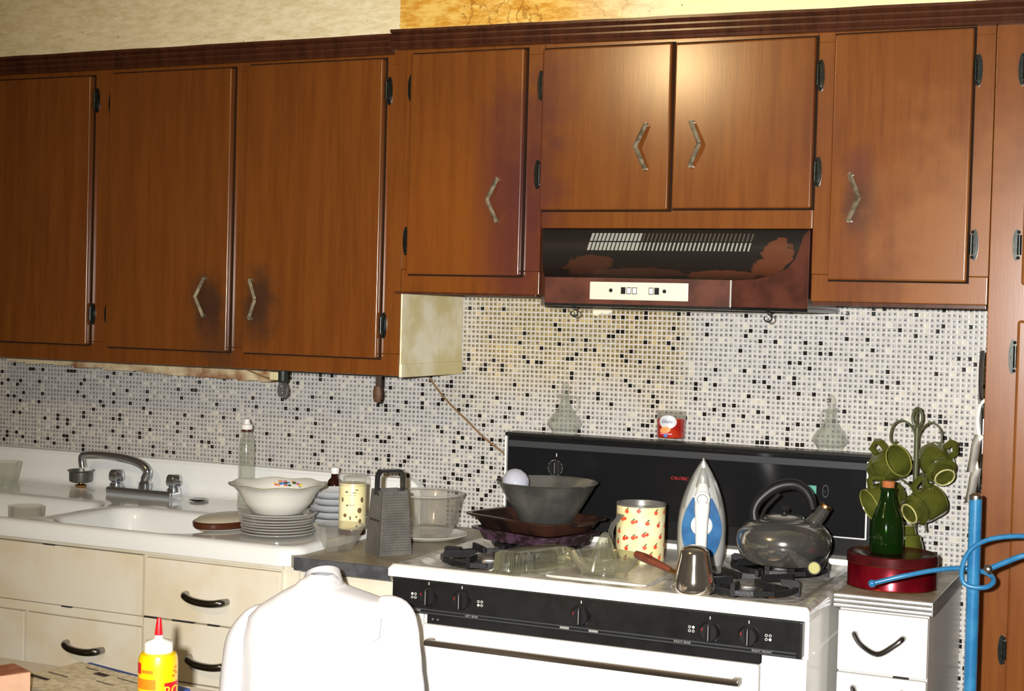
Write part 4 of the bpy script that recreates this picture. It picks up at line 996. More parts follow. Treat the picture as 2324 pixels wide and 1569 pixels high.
# ------------------------------------------------------------------ things on the stove
def rect_pan(name, label, cx, cy, z, wx, wy, h, rz, mo, mi, flare=0.02, cat='pan'):
    t = thing(name, label, cat, (cx, cy, z), rz)
    def loop(hx_, hy_, zz, r=0.03, n=5):
        pts = []
        for qx, qy, a in ((1, 1, 0), (-1, 1, 90), (-1, -1, 180), (1, -1, 270)):
            for k in range(n + 1):
                an = R(a + 90 * k / n); pts.append((qx * (hx_ - r) + r * math.cos(an), qy * (hy_ - r) + r * math.sin(an), zz))
        return pts
    def stack(loops, cap=True):
        vs, fs = [], []; n = len(loops[0])
        for l in loops: vs += l
        for i in range(len(loops) - 1):
            for k in range(n): fs.append((i * n + k, i * n + (k + 1) % n, (i + 1) * n + (k + 1) % n, (i + 1) * n + k))
        if cap: fs.append(tuple((len(loops) - 1) * n + k for k in range(n)))
        return vs, fs
    a, b_ = wx / 2, wy / 2
    lo = [loop(a - flare, b_ - flare, 0)]
    vs, fs = stack([loop(a - flare, b_ - flare, 0), loop(a - 0.004, b_ - 0.004, h - 0.002), loop(a + 0.006, b_ + 0.006, h - 0.003), loop(a + 0.007, b_ + 0.007, h + 0.001), loop(a - 0.003, b_ - 0.003, h + 0.001)], False)
    fs.append(tuple(range(len(lo[0]) - 1, -1, -1)))
    MB().add(vs, fs).build('shell', mo, t, smooth=40)
    vs, fs = stack([loop(a - 0.003, b_ - 0.003, h + 0.001), loop(a - 0.008, b_ - 0.008, h - 0.006), loop(a - flare - 0.003, b_ - flare - 0.003, 0.004)])
    MB().add(vs, fs).build('inside', mi, t, smooth=40)
    return t
PR = R(-20)
rect_pan('roasting_pan', 'dark brown roasting pan with purple sheen at the bottom on the left burners', 0.197, -0.322, 0.9375, 0.240, 0.185, 0.026, PR, ROASTI, ROAST, 0.012)
up = rect_pan('roasting_pan', 'burnt dark brown roasting pan under the steel bowl', 0.197, -0.320, 0.9645, 0.262, 0.205, 0.031, PR, ROAST, ROAST, 0.022)
for s_ in (-1, 1):
    MB().tube([(s_ * 0.137, -0.035, 0.0), (s_ * 0.150, -0.030, -0.002), (s_ * 0.150, 0.030, -0.002), (s_ * 0.137, 0.035, 0.0)], 0.004, 8, sub=4).build('handle', ROAST, up, (0, 0, 0.029))
mbw = thing('steel_mixing_bowl', 'large dull steel mixing bowl in the roasting pan', 'bowl', (0.203, -0.275, 0.9688))
MB().lathe([(0, 0), (0.052, 0), (0.058, 0.003), (0.090, 0.055), (0.115, 0.098), (0.118, 0.0995), (0.120, 0.101), (0.118, 0.1025), (0.1125, 0.098), (0.088, 0.056), (0.055, 0.006), (0, 0.003)], 48).build('body', BOWLST, mbw, smooth=60)
lbb = thing('frosted_bulb', 'round white frosted light bulb resting in the steel bowl', 'bulb', (0.127, -0.285, 1.063)); lbb.rotation_euler = (R(15), R(-20), 0)
MB().lathe([(0, 0.033), (0.012, 0.0305), (0.023, 0.023), (0.031, 0.010), (0.0325, 0.0), (0.031, -0.010), (0.024, -0.023), (0.016, -0.034), (0.013, -0.040)], 28).build('globe', FROST, lbb)
MB().lathe([(0.013, -0.039), (0.0132, -0.045), (0.0125, -0.046), (0.0132, -0.050), (0.0125, -0.053), (0.008, -0.056), (0, -0.057)], 20).build('screw_base', ALU, lbb)

sf = thing('flour_sifter', 'cream tin flour sifter printed with red fruit on the stove', 'sifter', (0.453, -0.325, 0.9168)); fa = facing(0.453, -0.325)
MB().lathe([(0, 0), (0.0535, 0), (0.054, 0.003), (0.0545, 0.124)], 44).build('body', CREAMT, sf)
MB().lathe([(0.0543, 0.123), (0.0560, 0.1245), (0.0560, 0.1275), (0.0540, 0.1285), (0.0530, 0.126), (0.0528, 0.004), (0, 0.004)], 44).build('liner', STEEL, sf)
spots_ = []
for q in range(900):
    da = random.uniform(-1.45, 1.45); z = random.uniform(0.007, 0.116)
    if all(math.hypot((da - a_) * 0.0545, z - z_) > 0.0215 for a_, z_ in spots_): spots_.append((da, z))
for q, (da, z) in enumerate(spots_):
    cyl_disc(MB(), 0.05485, fa + da, z, 0.0052, 0.0048, 10).build('printed_fruit', FRUITR, sf, recalc=False)
    if q % 4 == 0: cyl_disc(MB(), 0.05495, fa + da + 0.14, z + 0.002, 0.0040, 0.0040, 10).build('printed_fruit', FRUITR, sf, recalc=False)
    cyl_disc(MB(), 0.0551, fa + da + 0.04, z + 0.0062, 0.0040, 0.0014, 8, 0.6).build('printed_leaf', LEAFG, sf, recalc=False)
ha = fa - 0.95
hd_ = Vector((math.cos(ha), math.sin(ha), 0))
hpts = [hd_ * 0.046 + Vector((0.012, 0, 0.106)), hd_ * 0.057 + Vector((0, 0, 0.104)), hd_ * 0.062 + Vector((0, 0, 0.094)), hd_ * 0.074 + Vector((0, 0, 0.084)), hd_ * 0.080 + Vector((0, 0, 0.070)), hd_ * 0.080 + Vector((0, 0, 0.02)), hd_ * 0.068 + Vector((0, 0, 0.010)), hd_ * 0.055 + Vector((0, 0, 0.010))]
mb = MB(); tn = Vector((-hd_.y, hd_.x, 0)) * 0.0085; vs = []
for i, p in enumerate(hpts):
    d = (hpts[min(i + 1, 7)] - hpts[max(i - 1, 0)]).normalized(); nn = tn.cross(d).normalized() * 0.001
    vs += [p + tn + nn, p - tn + nn, p - tn - nn, p + tn - nn]
fs = [(4 * i + k, 4 * i + (k + 1) % 4, 4 * i + 4 + (k + 1) % 4, 4 * i + 4 + k) for i in range(7) for k in range(4)] + [(3, 2, 1, 0), (28, 29, 30, 31)]
mb.add(vs, fs).build('handle', STEEL, sf, smooth=40)

# ribbed butter dish (upside-down cover on its base)
bd = thing('butter_dish', 'ribbed clear glass butter dish on front left of stove', 'butter dish', (0.292, -0.548, 0.9145), R(68))
def ribbed(hx_, hy_, z0, z1, shrink, n=112, amp=0.0028, ribs=34):
    vs, fs = [], []
    rows = ((z0, 0.0), (z0 + 0.25 * (z1 - z0), 0.002), (z1 - 0.006, shrink * 0.9), (z1, shrink + 0.006))
    for (z, ins) in rows:
        for k in range(n):
            t = 2 * math.pi * k / n; e = 0.42
            c_, s_ = math.cos(t), math.sin(t)
            x = (hx_ - ins) * math.copysign(abs(c_) ** e, c_); y = (hy_ - ins) * math.copysign(abs(s_) ** e, s_)
            m_ = 1 + (amp / hy_) * math.cos(ribs * t) * (1 if ins < shrink + 0.003 else 0)
            vs.append((x * m_, y * m_, z))
    for i in range(3):
        for k in range(n): fs.append((i * n + k, i * n + (k + 1) % n, (i + 1) * n + (k + 1) % n, (i + 1) * n + k))
    fs.append(tuple(3 * n + k for k in range(n)))
    return vs, fs
MB().add(*ribbed(0.092, 0.038, 0.004, 0.044, 0.004)).build('cover', CLEARY, bd, smooth=50)
MB().add(*ribbed(0.103, 0.048, 0.0, 0.006, 0.001, amp=0.0025)).build('tray', CLEARY, bd, smooth=50)
MB().tube([(0.088, -0.016, 0.026), (0.108, -0.012, 0.030), (0.112, 0.0, 0.030), (0.108, 0.012, 0.030), (0.088, 0.016, 0.026)], 0.006, 10, sub=4).build('tab_handle', CLEARY, bd)
# juicer
jc = thing('citrus_juicer', 'clear pressed glass citrus juicer at the front of the stove', 'juicer', (0.453, -0.548, 0.9167))
MB().lathe([(0, 0), (0.048, 0), (0.050, 0.003), (0.049, 0.008), (0.062, 0.022), (0.072, 0.038), (0.074, 0.044), (0.072, 0.0455), (0.069, 0.040), (0.060, 0.026), (0.045, 0.012), (0.030, 0.010)], 72, fn=lambda a, i, r, z: (r * (1 + (0.03 * math.cos(30 * a) if 4 <= i <= 5 else 0)), z)).build('dish', CLEARY, jc, smooth=50)
MB().lathe([(0.034, 0.010), (0.031, 0.022), (0.024, 0.045), (0.015, 0.070), (0.006, 0.088), (0, 0.091)], 64, fn=lambda a, i, r, z: (r * (1 + 0.10 * math.cos(12 * a)), z)).build('reamer', CLEARY, jc, smooth=50)
MB().tube([(-0.068, 0.01, 0.036), (-0.090, 0.006, 0.036), (-0.092, -0.010, 0.034), (-0.070, -0.012, 0.030)], 0.006, 10, sub=4).build('tab_handle', CLEARY, jc)
MB().tube([(0.060, -0.040, 0.040), (0.072, -0.048, 0.045)], [0.010, 0.007], 10).build('pour_lip', CLEARY, jc)

# iron standing on its heel
ir = thing('steam_iron', 'blue and silver steam iron standing upright on the stove', 'iron', (0.592, -0.318, 0.9167), facing(0.592, -0.318) + R(90))
def ironw(t):  # half width along the height 0..1
    return 0.0535 * (1 - max(0, (t - 0.30) / 0.70) ** 2.1) * (0.90 + 0.10 * min(1, t / 0.15))
H_ = 0.234
def ishell(y0, y1, sc, zt0=0.0, zt1=1.0, n=30, r=0.0):
    vs, fs = [], []
    for i in range(n + 1):
        t = zt0 + (zt1 - zt0) * i / n; w2 = max(ironw(t) * sc, 0.0006); z = H_ * t
        k = [(-w2, y1), (-w2 * 0.97, (y0 + y1) / 2), (-w2 * 0.80, y0 + 0.004), (-w2 * 0.45, y0), (w2 * 0.45, y0), (w2 * 0.80, y0 + 0.004), (w2 * 0.97, (y0 + y1) / 2), (w2, y1)]
        vs += [(a, b_, z) for a, b_ in k]
    for i in range(n):
        for k in range(8): fs.append((i * 8 + k, i * 8 + (k + 1) % 8, (i + 1) * 8 + (k + 1) % 8, (i + 1) * 8 + k))
    fs += [tuple(range(7, -1, -1)), tuple(n * 8 + k for k in range(8))]
    return vs, fs
MB().add(*ishell(0.030, 0.036, 1.0)).build('soleplate', STEEL, ir, smooth=35)
MB().add(*ishell(-0.004, 0.030, 0.975, 0.0, 0.985)).build('shell', IRONS, ir, smooth=45)
mb = MB()
for s_ in (-1, 1):
    pts = []
    for i in range(13):
        t = 0.09 + 0.55 * i / 12; wo = ironw(t) * 0.82; wi = 0.014 + 0.010 * abs((t - 0.36) / 0.28) ** 2 * 0.2
        f_ = math.sin(math.pi * min(1, max(0, (t - 0.06) / 0.60))) ** 0.55
        pts.append((s_ * (wi + (wo - wi) * f_), H_ * t))
    poly = pts + [(s_ * 0.010, H_ * 0.64), (s_ * 0.010, H_ * 0.09)]
    mb = MB().prism(poly if s_ < 0 else poly[::-1], -0.0125, 0.006); mb.build('water_tank', BLUEP, ir)
hv = [(0, -0.010, 0.002), (0, -0.030, 0.020), (0, -0.040, 0.055), (0, -0.042, 0.095), (0, -0.038, 0.130), (0, -0.026, 0.158), (0, -0.010, 0.180)]
MB().tube(hv, [0.012, 0.0135, 0.0125, 0.0135, 0.0165, 0.0165, 0.010], 16, sub=5).build('handle', WHITEP, ir)
MB().lathe([(0, 0.004), (0.014, 0.004), (0.0165, 0.001), (0.0165, -0.004)], 28, Matrix.Translation((0, -0.046, 0.152)) @ Matrix.Rotation(R(98), 4, 'X')).build('spray_button', WHITEP, ir)
MB().lathe([(0.010, 0.0048), (0.0112, 0.0052), (0.0122, 0.0046)], 28, Matrix.Translation((0, -0.046, 0.152)) @ Matrix.Rotation(R(98), 4, 'X')).build('button_ring', GREYTXT, ir, recalc=False)
MB().lathe([(0, 0.004), (0.021, 0.004), (0.0235, 0.001), (0.0235, -0.006)], 32, Matrix.Translation((0, -0.0135, 0.090)) @ Matrix.Rotation(R(90), 4, 'X')).build('temperature_dial', WHITEP, ir)
MB().tube([(0, -0.006, 0.175), (0, -0.011, 0.195), (0, -0.006, 0.215)], [0.016, 0.011, 0.004], 14, sub=4).build('nose', IRONS, ir)
MB().sphere((0, -0.040, 0.040), 0.005, 12, sc=(1, 1.4, 1)).build('indicator_lamp', pm('dark_red_lens', lin((110, 8, 18)), 0.15), ir)

# coffee pot
cz = thing('coffee_pot', 'small polished steel coffee pot with red wooden handle at stove front', 'pot', (0.672, -0.622, 0.9143))
MB().lathe([(0, 0), (0.036, 0), (0.041, 0.004), (0.0435, 0.012), (0.040, 0.030), (0.034, 0.055), (0.0305, 0.070), (0.0295, 0.078), (0.0, 0.078)], 40).build('body', CEZST, cz)
MB().lathe([(0.0296, 0.0778), (0.0285, 0.0835), (0.023, 0.0900), (0.013, 0.0940), (0.0, 0.0955)], 32).build('lid', CEZST, cz)
hq = [(-0.036, 0.005, 0.034), (-0.052, 0.010, 0.038), (-0.080, 0.018, 0.046), (-0.115, 0.028, 0.055), (-0.136, 0.034, 0.060)]
MB().tube(hq[:2], [0.0045, 0.0055], 10).build('ferrule', BRASS, cz)
MB().tube(hq[1:], [0.0058, 0.0075, 0.0095, 0.0070], 12, sub=5).build('handle', WOODH, cz)

# kettle
kt = thing('tea_kettle', 'squat shiny steel tea kettle with black arched handle', 'kettle', (0.772, -0.305, 0.9375), facing(0.772, -0.305) + R(90))
MB().lathe([(0, 0), (0.070, 0), (0.078, 0.003), (0.092, 0.016), (0.1005, 0.034), (0.1025, 0.050), (0.0985, 0.068), (0.085, 0.084), (0.062, 0.094), (0.046, 0.097), (0.044, 0.0985), (0, 0.0985)], 56).build('body', KETST, kt)
MB().lathe([(0.043, 0.098), (0.041, 0.102), (0.028, 0.106), (0, 0.107)], 36).build('lid', KETST, kt)
MB().lathe([(0, 0.105), (0.007, 0.106), (0.006, 0.110), (0.010, 0.116), (0.007, 0.121), (0, 0.122)], 18).build('lid_knob', BLKPL, kt)
MB().tube([(-0.062, -0.012, 0.092), (-0.064, -0.010, 0.112), (-0.052, -0.006, 0.136), (-0.020, 0.0, 0.162), (0.016, 0.004, 0.170), (0.040, 0.006, 0.160), (0.054, 0.006, 0.140), (0.060, 0.006, 0.118)], [0.011, 0.010, 0.011, 0.0125, 0.0125, 0.0115, 0.0105, 0.009], 12, sub=5).build('handle', BLKPL, kt)
MB().tube([(-0.050, -0.020, 0.092), (-0.040, -0.010, 0.118), (-0.012, 0.0, 0.148)], 0.004, 8, sub=4).build('handle_brace', BLKPL, kt)
MB().tube([(0.058, 0.004, 0.086), (0.076, 0.0, 0.108), (0.086, -0.002, 0.126)], [0.017, 0.0145, 0.0135], 16).build('spout', KETST, kt)
MB().tube([(0.085, -0.002, 0.124), (0.088, -0.002, 0.129)], [0.0140, 0.0140], 16).build('spout_ring', BRASS, kt)
ut = thing('utensil', 'unidentified black handled utensil with cream end lying on the right burner', 'utensil', (0.862, -0.42, 0.9375))  # unidentified utensil, only its handle and cream end are built
MB().tube([(0.004, 0.0, 0.0145), (-0.001, 0.07, 0.0150), (-0.006, 0.12, 0.0150)], [0.0145, 0.0135, 0.008], 18, sub=3).build('handle', BLKPL, ut)
MB().lathe([(0, 0.0022), (0.0105, 0.0022), (0.0125, 0)], 20, Matrix.Translation((0.004, -0.0002, 0.0145)) @ Matrix.Rotation(R(90), 4, 'X')).build('end_cap', OLIVER, ut)

# on top of the stove back
def cruet(x, label, hs):
    t = thing('glass_cruet', label, 'cruet', (x, -0.0445, 1.1618))
    MB().lathe([(0, 0), (0.029, 0), (0.031, 0.003), (0.030, 0.007), (0.040, 0.018), (0.0435, 0.028), (0.0405, 0.036), (0.028, 0.050), (0.017, 0.066), (0.0130, 0.078), (0.0125, 0.090), (0.016, 0.096), (0.0145, 0.0965), (0.0105, 0.088), (0.011, 0.078), (0.026, 0.049), (0.038, 0.035), (0.040, 0.028), (0.034, 0.012), (0, 0.008)], 40).build('body', CLEAR, t)
    for v in t.children[0].data.vertices: v.co.y *= 0.92
    MB().tube([(-hs * 0.012, 0, 0.093), (-hs * 0.022, 0, 0.097)], [0.007, 0.003], 10).build('pour_spout', CLEAR, t)
    MB().tube([(hs * 0.014, 0.0, 0.090), (hs * 0.026, 0, 0.093), (hs * 0.0345, 0, 0.084), (hs * 0.033, 0, 0.066), (hs * 0.022, 0, 0.054)], 0.0032, 10, sub=5).build('handle', CLEAR, t)
    MB().lathe([(0, 0.086), (0.009, 0.088), (0.0095, 0.098), (0.006, 0.101), (0.010, 0.108), (0.0105, 0.114), (0.006, 0.126), (0, 0.131)], 24, fn=lambda a, i, r, z: (r * (1 + 0.08 * math.cos(6 * a)), z)).build('stopper', CLEAR, t)
    return t
c_ = cruet(0.148, 'clear glass cruet with handle to the right, above oven dial', 1); c_.rotation_euler.z = R(18)
c_ = cruet(0.809, 'clear glass cruet on right end of the stove back', -1); c_.rotation_euler.z = R(60)
ca = thing('candle_jar', 'red scented candle in glass jar on the stove back', 'candle', (0.4255, -0.0460, 1.1618)); fa = facing(0.4255, -0.046)
MB().lathe([(0, 0), (0.030, 0), (0.031, 0.002), (0.032, 0.010)], 36, fn=lambda a, i, r, z: (r * (1 + 0.02 * math.cos(24 * a)), z)).build('glass_base', CLEARG, ca)
MB().lathe([(0.032, 0.0095), (0.0335, 0.011), (0.0345, 0.056), (0.0, 0.056)], 36).build('wax', CANDW, ca)
MB().lathe([(0.0348, 0.054), (0.0355, 0.072), (0.0342, 0.0725), (0.0336, 0.056)], 36).build('glass_rim', CLEARG, ca)
mb = MB(); cyl_disc(mb, 0.0356, fa - 0.25, 0.048, 0.0225, 0.016, 24); mb.build('label_cloud', CANDL, ca, recalc=False)
mb = MB(); cyl_disc(mb, 0.03575, fa - 0.42, 0.0285, 0.0145, 0.008, 16, 0.2); mb.build('label_fruit', ORFR, ca, recalc=False)
mb = MB(); cyl_patch(mb, 0.0358, fa - 0.80, fa + 0.06, 0.018, 0.021, 8); mb.build('label_stripe', PINKPR, ca, recalc=False)
mb = MB(); cyl_disc(mb, 0.0360, fa - 0.36, 0.0155, 0.0052, 0.0038, 14); mb.build('label_oval', BLUEPR, ca, recalc=False)
vs, fs = cyl_text('Glade', 0.0115, 0.0362, fa - 0.30, 0.049, 0.3, 1.0); MB().add(vs, fs).build('lettering', NAVYTXT, ca, smooth=0)

# ------------------------------------------------------------------ right counter and its things
WENAM = pm('white_drawer_enamel', lin((224, 221, 212)), 0.35, var=0.06, vs_=6)
rc = thing('drawer_cabinet', 'narrow white drawer cabinet right of the stove', 'cabinet', (1.015, -0.23, 0))
bxo('body', (0.929, -0.452, 0.0), (1.1055, -0.004, 0.884), WENAM, rc, 0.002)
for z0_, z1_ in ((0.7585, 0.8805), (0.615, 0.7545), (0.05, 0.61)):
    d = bxo('drawer', (0.928, -0.464, z0_), (1.1050, -0.451, z1_), WENAM, rc, 0.003)
    if z0_ > 0.6:
        zc = 0.836 if z0_ > 0.7 else 0.727
        MB().tube([(0.964, -0.463, zc), (0.965, -0.478, zc), (0.980, -0.484, zc - 0.018), (1.0125, -0.486, zc - 0.032), (1.044, -0.484, zc - 0.012), (1.058, -0.478, zc + 0.001), (1.059, -0.463, zc + 0.001)], [0.0055, 0.006, 0.0055, 0.006, 0.0055, 0.006, 0.0055], 10, sub=5).build('handle', DCHROME, d)
bxo('paint_chip', (1.04, -0.4655, 0.7553), (1.07, -0.452, 0.7578), CHIP, rc)
finish(rc)
rt = thing('countertop', 'small worktop with ribbed chrome edge right of the stove', 'countertop', (1.015, -0.23, 0.885))
bxo('slab', (0.9185, -0.462, 0.8845), (1.111, -0.005, 0.9135), LINO, rt, 0.002)
for k in range(3): bxo('edge_rib', (0.9175, -0.4675, 0.8855 + k * 0.0095), (1.112, -0.4615, 0.8940 + k * 0.0095), ALU, rt, 0.002)
bxo('edge_band', (1.1105, -0.4655, 0.8850), (1.1135, -0.006, 0.9130), ALU, rt, 0.001)
finish(rt)
tn_ = thing('biscuit_tin', 'round dark red biscuit tin on the right counter', 'tin', (1.006, -0.318, 0.9138))
MB().lathe([(0, 0), (0.090, 0), (0.0915, 0.002), (0.0905, 0.004), (0.0905, 0.052), (0, 0.052)], 56).build('body', REDT, tn_)
MB().lathe([(0.0908, 0.0500), (0.0925, 0.0505), (0.0925, 0.0680), (0.0905, 0.0700), (0.083, 0.0705), (0.080, 0.0690), (0, 0.0695)], 56).build('lid', [REDTL], tn_)
MB().lathe([(0.0926, 0.0498), (0.0934, 0.0502), (0.0926, 0.0512)], 56).build('gold_line', BRASS, tn_, recalc=False)
MB().lathe([(0.0916, 0.0005), (0.0923, 0.0012), (0.0912, 0.0025)], 56).build('gold_line', BRASS, tn_, recalc=False)
gbt = thing('green_bottle', 'green glass bottle with cork standing on the red tin', 'bottle', (0.9945, -0.325, 0.9836))
MB().lathe([(0, 0), (0.0325, 0), (0.035, 0.004), (0.0345, 0.045), (0.032, 0.066), (0.026, 0.085), (0.0195, 0.100), (0.0160, 0.114), (0.0148, 0.128), (0.0162, 0.130), (0.0162, 0.135), (0.0125, 0.136), (0.0128, 0.112), (0.022, 0.085), (0.030, 0.06), (0.031, 0.006), (0, 0.004)], 36,
   fn=lambda a, i, r, z: (r * (1 + (0.018 * math.cos(9 * a + 40 * z) if 0.01 < z < 0.09 else 0)), z)).build('body', GREENG, gbt)
MB().lathe([(0, 0.122), (0.011, 0.122), (0.0125, 0.136), (0.0135, 0.147), (0.0125, 0.149), (0, 0.149)], 20).build('cork', CORK, gbt)

V_ = -FW
mt_ = thing('mug_tree', 'olive green metal mug tree with looped top on the right counter', 'mug tree', (1.0165, -0.125, 0.9138))
MB().lathe([(0, 0), (0.045, 0), (0.045, 0.004), (0.010, 0.010), (0.007, 0.014)], 28).build('base', OLIVEM, mt_)
MB().cyl((0, 0, 0.008), (0, 0, 0.325), 0.0055, 12).build('pole', OLIVEM, mt_)
MB().tube([(0, 0, 0.318), (-0.009, 0, 0.330), (-0.0105, 0, 0.345), (-0.006, 0, 0.358), (0, 0, 0.362), (0.006, 0, 0.358), (0.0105, 0, 0.345), (0.009, 0, 0.330), (0, 0, 0.318)], 0.0030, 8, sub=4).build('top_loop', OLIVEM, mt_)
MB().tube([(0, -0.003, 0.318), (0, -0.010, 0.338), (0, -0.006, 0.357), (0, 0, 0.361)], 0.0022, 8, sub=4).build('top_loop', OLIVEM, mt_)
for pts in ([(0, 0, 0.285), (-0.008, -0.003, 0.315), (-0.028, -0.006, 0.333), (-0.048, -0.010, 0.325), (-0.055, -0.012, 0.300), (-0.050, -0.014, 0.283), (-0.040, -0.014, 0.288)],
            [(0, 0, 0.285), (0.010, -0.003, 0.315), (0.030, -0.006, 0.332), (0.048, -0.008, 0.322), (0.055, -0.010, 0.300), (0.050, -0.010, 0.284), (0.040, -0.010, 0.288)],
            [(0, 0, 0.190), (0.012, -0.020, 0.215), (0.020, -0.036, 0.222), (0.025, -0.045, 0.205), (0.022, -0.05, 0.195)],
            [(0, 0, 0.180), (-0.030, -0.012, 0.205), (-0.055, -0.016, 0.205), (-0.062, -0.018, 0.19)],
            [(0, 0, 0.110), (0.010, -0.010, 0.130), (0.022, -0.014, 0.132), (0.030, -0.022, 0.095)]):
    MB().tube(pts, 0.0022, 8, sub=5).build('arm', OLIVEM, mt_)
def mug(label, base, opend, up):
    d = Vector(opend).normalized(); h = Vector(up); h = (h - d * h.dot(d)).normalized(); y = d.cross(h)
    t = thing('mug', label, 'mug', base, 0, 'olive mugs on the mug tree')
    M = Matrix((h, y, d)).transposed(); t.rotation_euler = M.to_euler()
    MB().lathe([(0, 0.004), (0.019, 0.004), (0.021, 0.0), (0.0235, 0.001), (0.0255, 0.018), (0.032, 0.0205), (0.0345, 0.023), (0.0345, 0.027), (0.0335, 0.029), (0.0365, 0.040), (0.0370, 0.078), (0.0360, 0.080), (0.0345, 0.079), (0.034, 0.042), (0.030, 0.032), (0.022, 0.028), (0, 0.027)], 36).build('body', OLIVE, t)
    MB().lathe([(0.0195, 0.0012), (0.0215, -0.0006), (0.0238, 0.0012)], 36).build('foot_ring', OLIVER, t, recalc=False)
    MB().lathe([(0.0371, 0.0785), (0.0366, 0.0806), (0.0352, 0.0806), (0.0344, 0.0788)], 36).build('rim', OLIVEL, t, recalc=False)
    mb = MB(); hp = [(0.034, 0.068), (0.056, 0.066), (0.060, 0.058), (0.050, 0.034), (0.034, 0.036)]
    vs = []
    hw = 0.0055
    for i, (a, z) in enumerate(hp):
        p0 = Vector(hp[max(i - 1, 0)]); p1 = Vector(hp[min(i + 1, 4)]); dd = (p1 - p0).normalized(); n2 = Vector((-dd.y, dd.x)) * 0.0042
        vs += [(a + n2.x, hw, z + n2.y), (a + n2.x, -hw, z + n2.y), (a - n2.x, -hw, z - n2.y), (a - n2.x, hw, z - n2.y)]
    fs = [(4 * i + k, 4 * i + (k + 1) % 4, 4 * i + 4 + (k + 1) % 4, 4 * i + 4 + k) for i in range(4) for k in range(4)] + [(3, 2, 1, 0), (16, 17, 18, 19)]
    mb.add(vs, fs).build('handle', OLIVE, t, smooth=30)
    return t
def W_(v, r, u): return V_ * v + RT * r + UP * u
mug('olive green mug with its open mouth facing out, upper left of the tree', Vector((0.925, -0.115, 1.130)), W_(.80, .48, .36), W_(.3, -.35, .9))
mug('olive green mug hung at upper right of the tree, foot turned right', Vector((1.082, -0.142, 1.128)), W_(-.80, -.12, .56), W_(.1, .5, .85))
mug('olive green mug in front at lower right, foot turned down left', Vector((1.016, -0.195, 1.050)), W_(-.42, .84, .36), W_(.2, -.45, .88))
mug('olive green mug at middle left, half hidden behind the green bottle', Vector((0.985, -0.130, 1.090)), W_(.25, -.90, -.35), W_(.2, 0, .95))
mug('olive green mug hung lowest, partly hidden by the green bottle', Vector((1.004, -0.182, 1.020)), W_(.20, .05, -.95), W_(-.5, -.7, .2))

# blue metal rack in front of the tall cabinet
rk = thing('coat_rack', 'bright blue metal coat rack with curled hooks at right', 'coat rack', (1.206, -0.60, 0))
MB().cyl((0.002, 0, 0.01), (-0.002, 0, 1.140), 0.0118, 24).build('pole', BLUEM, rk)
MB().lathe([(0.0118, 1.138), (0.0118, 1.146), (0.007, 1.150), (0, 1.151)], 24, Matrix.Translation((-0.002, 0, 0))).build('pole_cap', WORN, rk)
def q_(x, z, dy): return (x - 1.206, dy, z)
pa = [q_(1.0245, 0.9685, -0.030), q_(1.075, 0.985, -0.020), q_(1.129, 0.9985, 0.0), q_(1.175, 1.005, 0.018), q_(1.206, 1.004, 0.022), q_(1.232, 0.999, 0.012), q_(1.241, 0.990, -0.004), q_(1.230, 0.980, -0.016), q_(1.206, 0.979, -0.022), q_(1.190, 0.986, -0.022), q_(1.186, 1.006, -0.022), q_(1.192, 1.032, -0.022), q_(1.208, 1.055, -0.022), q_(1.240, 1.072, -0.024), q_(1.291, 1.0815, -0.03), q_(1.345, 1.080, -0.04)]
MB().tube(pa, 0.0046, 12, sub=6).build('hook', BLUEM, rk)
MB().sphere(pa[0], 0.0075, 14).build('hook_tip', BLUEM, rk)
pb = [q_(1.2375, 1.0205, -0.06), q_(1.265, 1.034, -0.05), q_(1.2925, 1.0465, -0.04), q_(1.345, 1.062, -0.03)]
MB().tube(pb, 0.0052, 12, sub=5).build('hook', BLUEM, rk)
MB().sphere(pb[0], 0.0085, 14).build('hook_tip', WORN, rk)
for k in range(4):
    a = k * math.pi / 2 + 0.5
    MB().tube([(0, 0, 0.12), (0.10 * math.cos(a), 0.10 * math.sin(a), 0.10), (0.19 * math.cos(a), 0.19 * math.sin(a), 0.006)], 0.006, 10, sub=5).build('leg', BLUEM, rk)

# utensils hung on the side of the tall cabinet
def strip(mb, pts, w, th):
    vs = []
    for i, (p, ww) in enumerate(zip(pts, w)):
        p = Vector(p); vs += [p + Vector((0, ww, 0)), p + Vector((-th, 0, 0)), p + Vector((0, -ww, 0)), p + Vector((th, 0, 0))]
    n = len(pts)
    fs = [(4 * i + k, 4 * i + (k + 1) % 4, 4 * i + 4 + (k + 1) % 4, 4 * i + 4 + k) for i in range(n - 1) for k in range(4)] + [(3, 2, 1, 0), tuple(4 * n - 4 + k for k in range(4))]
    return mb.add(vs, fs)
kn = thing('metal_spatula', 'dark shiny metal spatula hung on the tall cabinet side, uppermost', 'spatula', (1.170, -0.30, 1.41))
strip(MB(), [(0.0, 0, 0.0), (-0.002, 0, -0.03), (-0.002, 0, -0.07), (0.0, 0, -0.11)], [0.030, 0.030, 0.026, 0.010], 0.0045).build('blade', DCHROME, kn, smooth=60)
MB().tube([(0.0, 0, -0.108), (0.002, 0, -0.16)], 0.0035, 10).build('handle', BLKPL, kn)
def spoon(label, x, z, h, matl):
    t = thing('serving_spoon', label, 'spoon', (x, -0.305, z))
    MB().tube([(0.006, 0, 0.0), (-0.004, 0, -0.012), (-0.008, 0, -0.04), (-0.004, 0, -h * 0.5)], [0.0035, 0.0035, 0.004, 0.004], 10, sub=4).build('handle', matl, t)
    strip(MB(), [(-0.004, 0, -h * 0.48), (-0.010, 0, -h * 0.62), (-0.013, 0, -h * 0.80), (-0.016, 0, -h * 0.93), (-0.018, 0, -h)], [0.004, 0.022, 0.028, 0.020, 0.002], 0.009).build('bowl', matl, t, smooth=70)
GREYPL = pm('grey_white_plastic', lin((232, 228, 216)), 0.4)
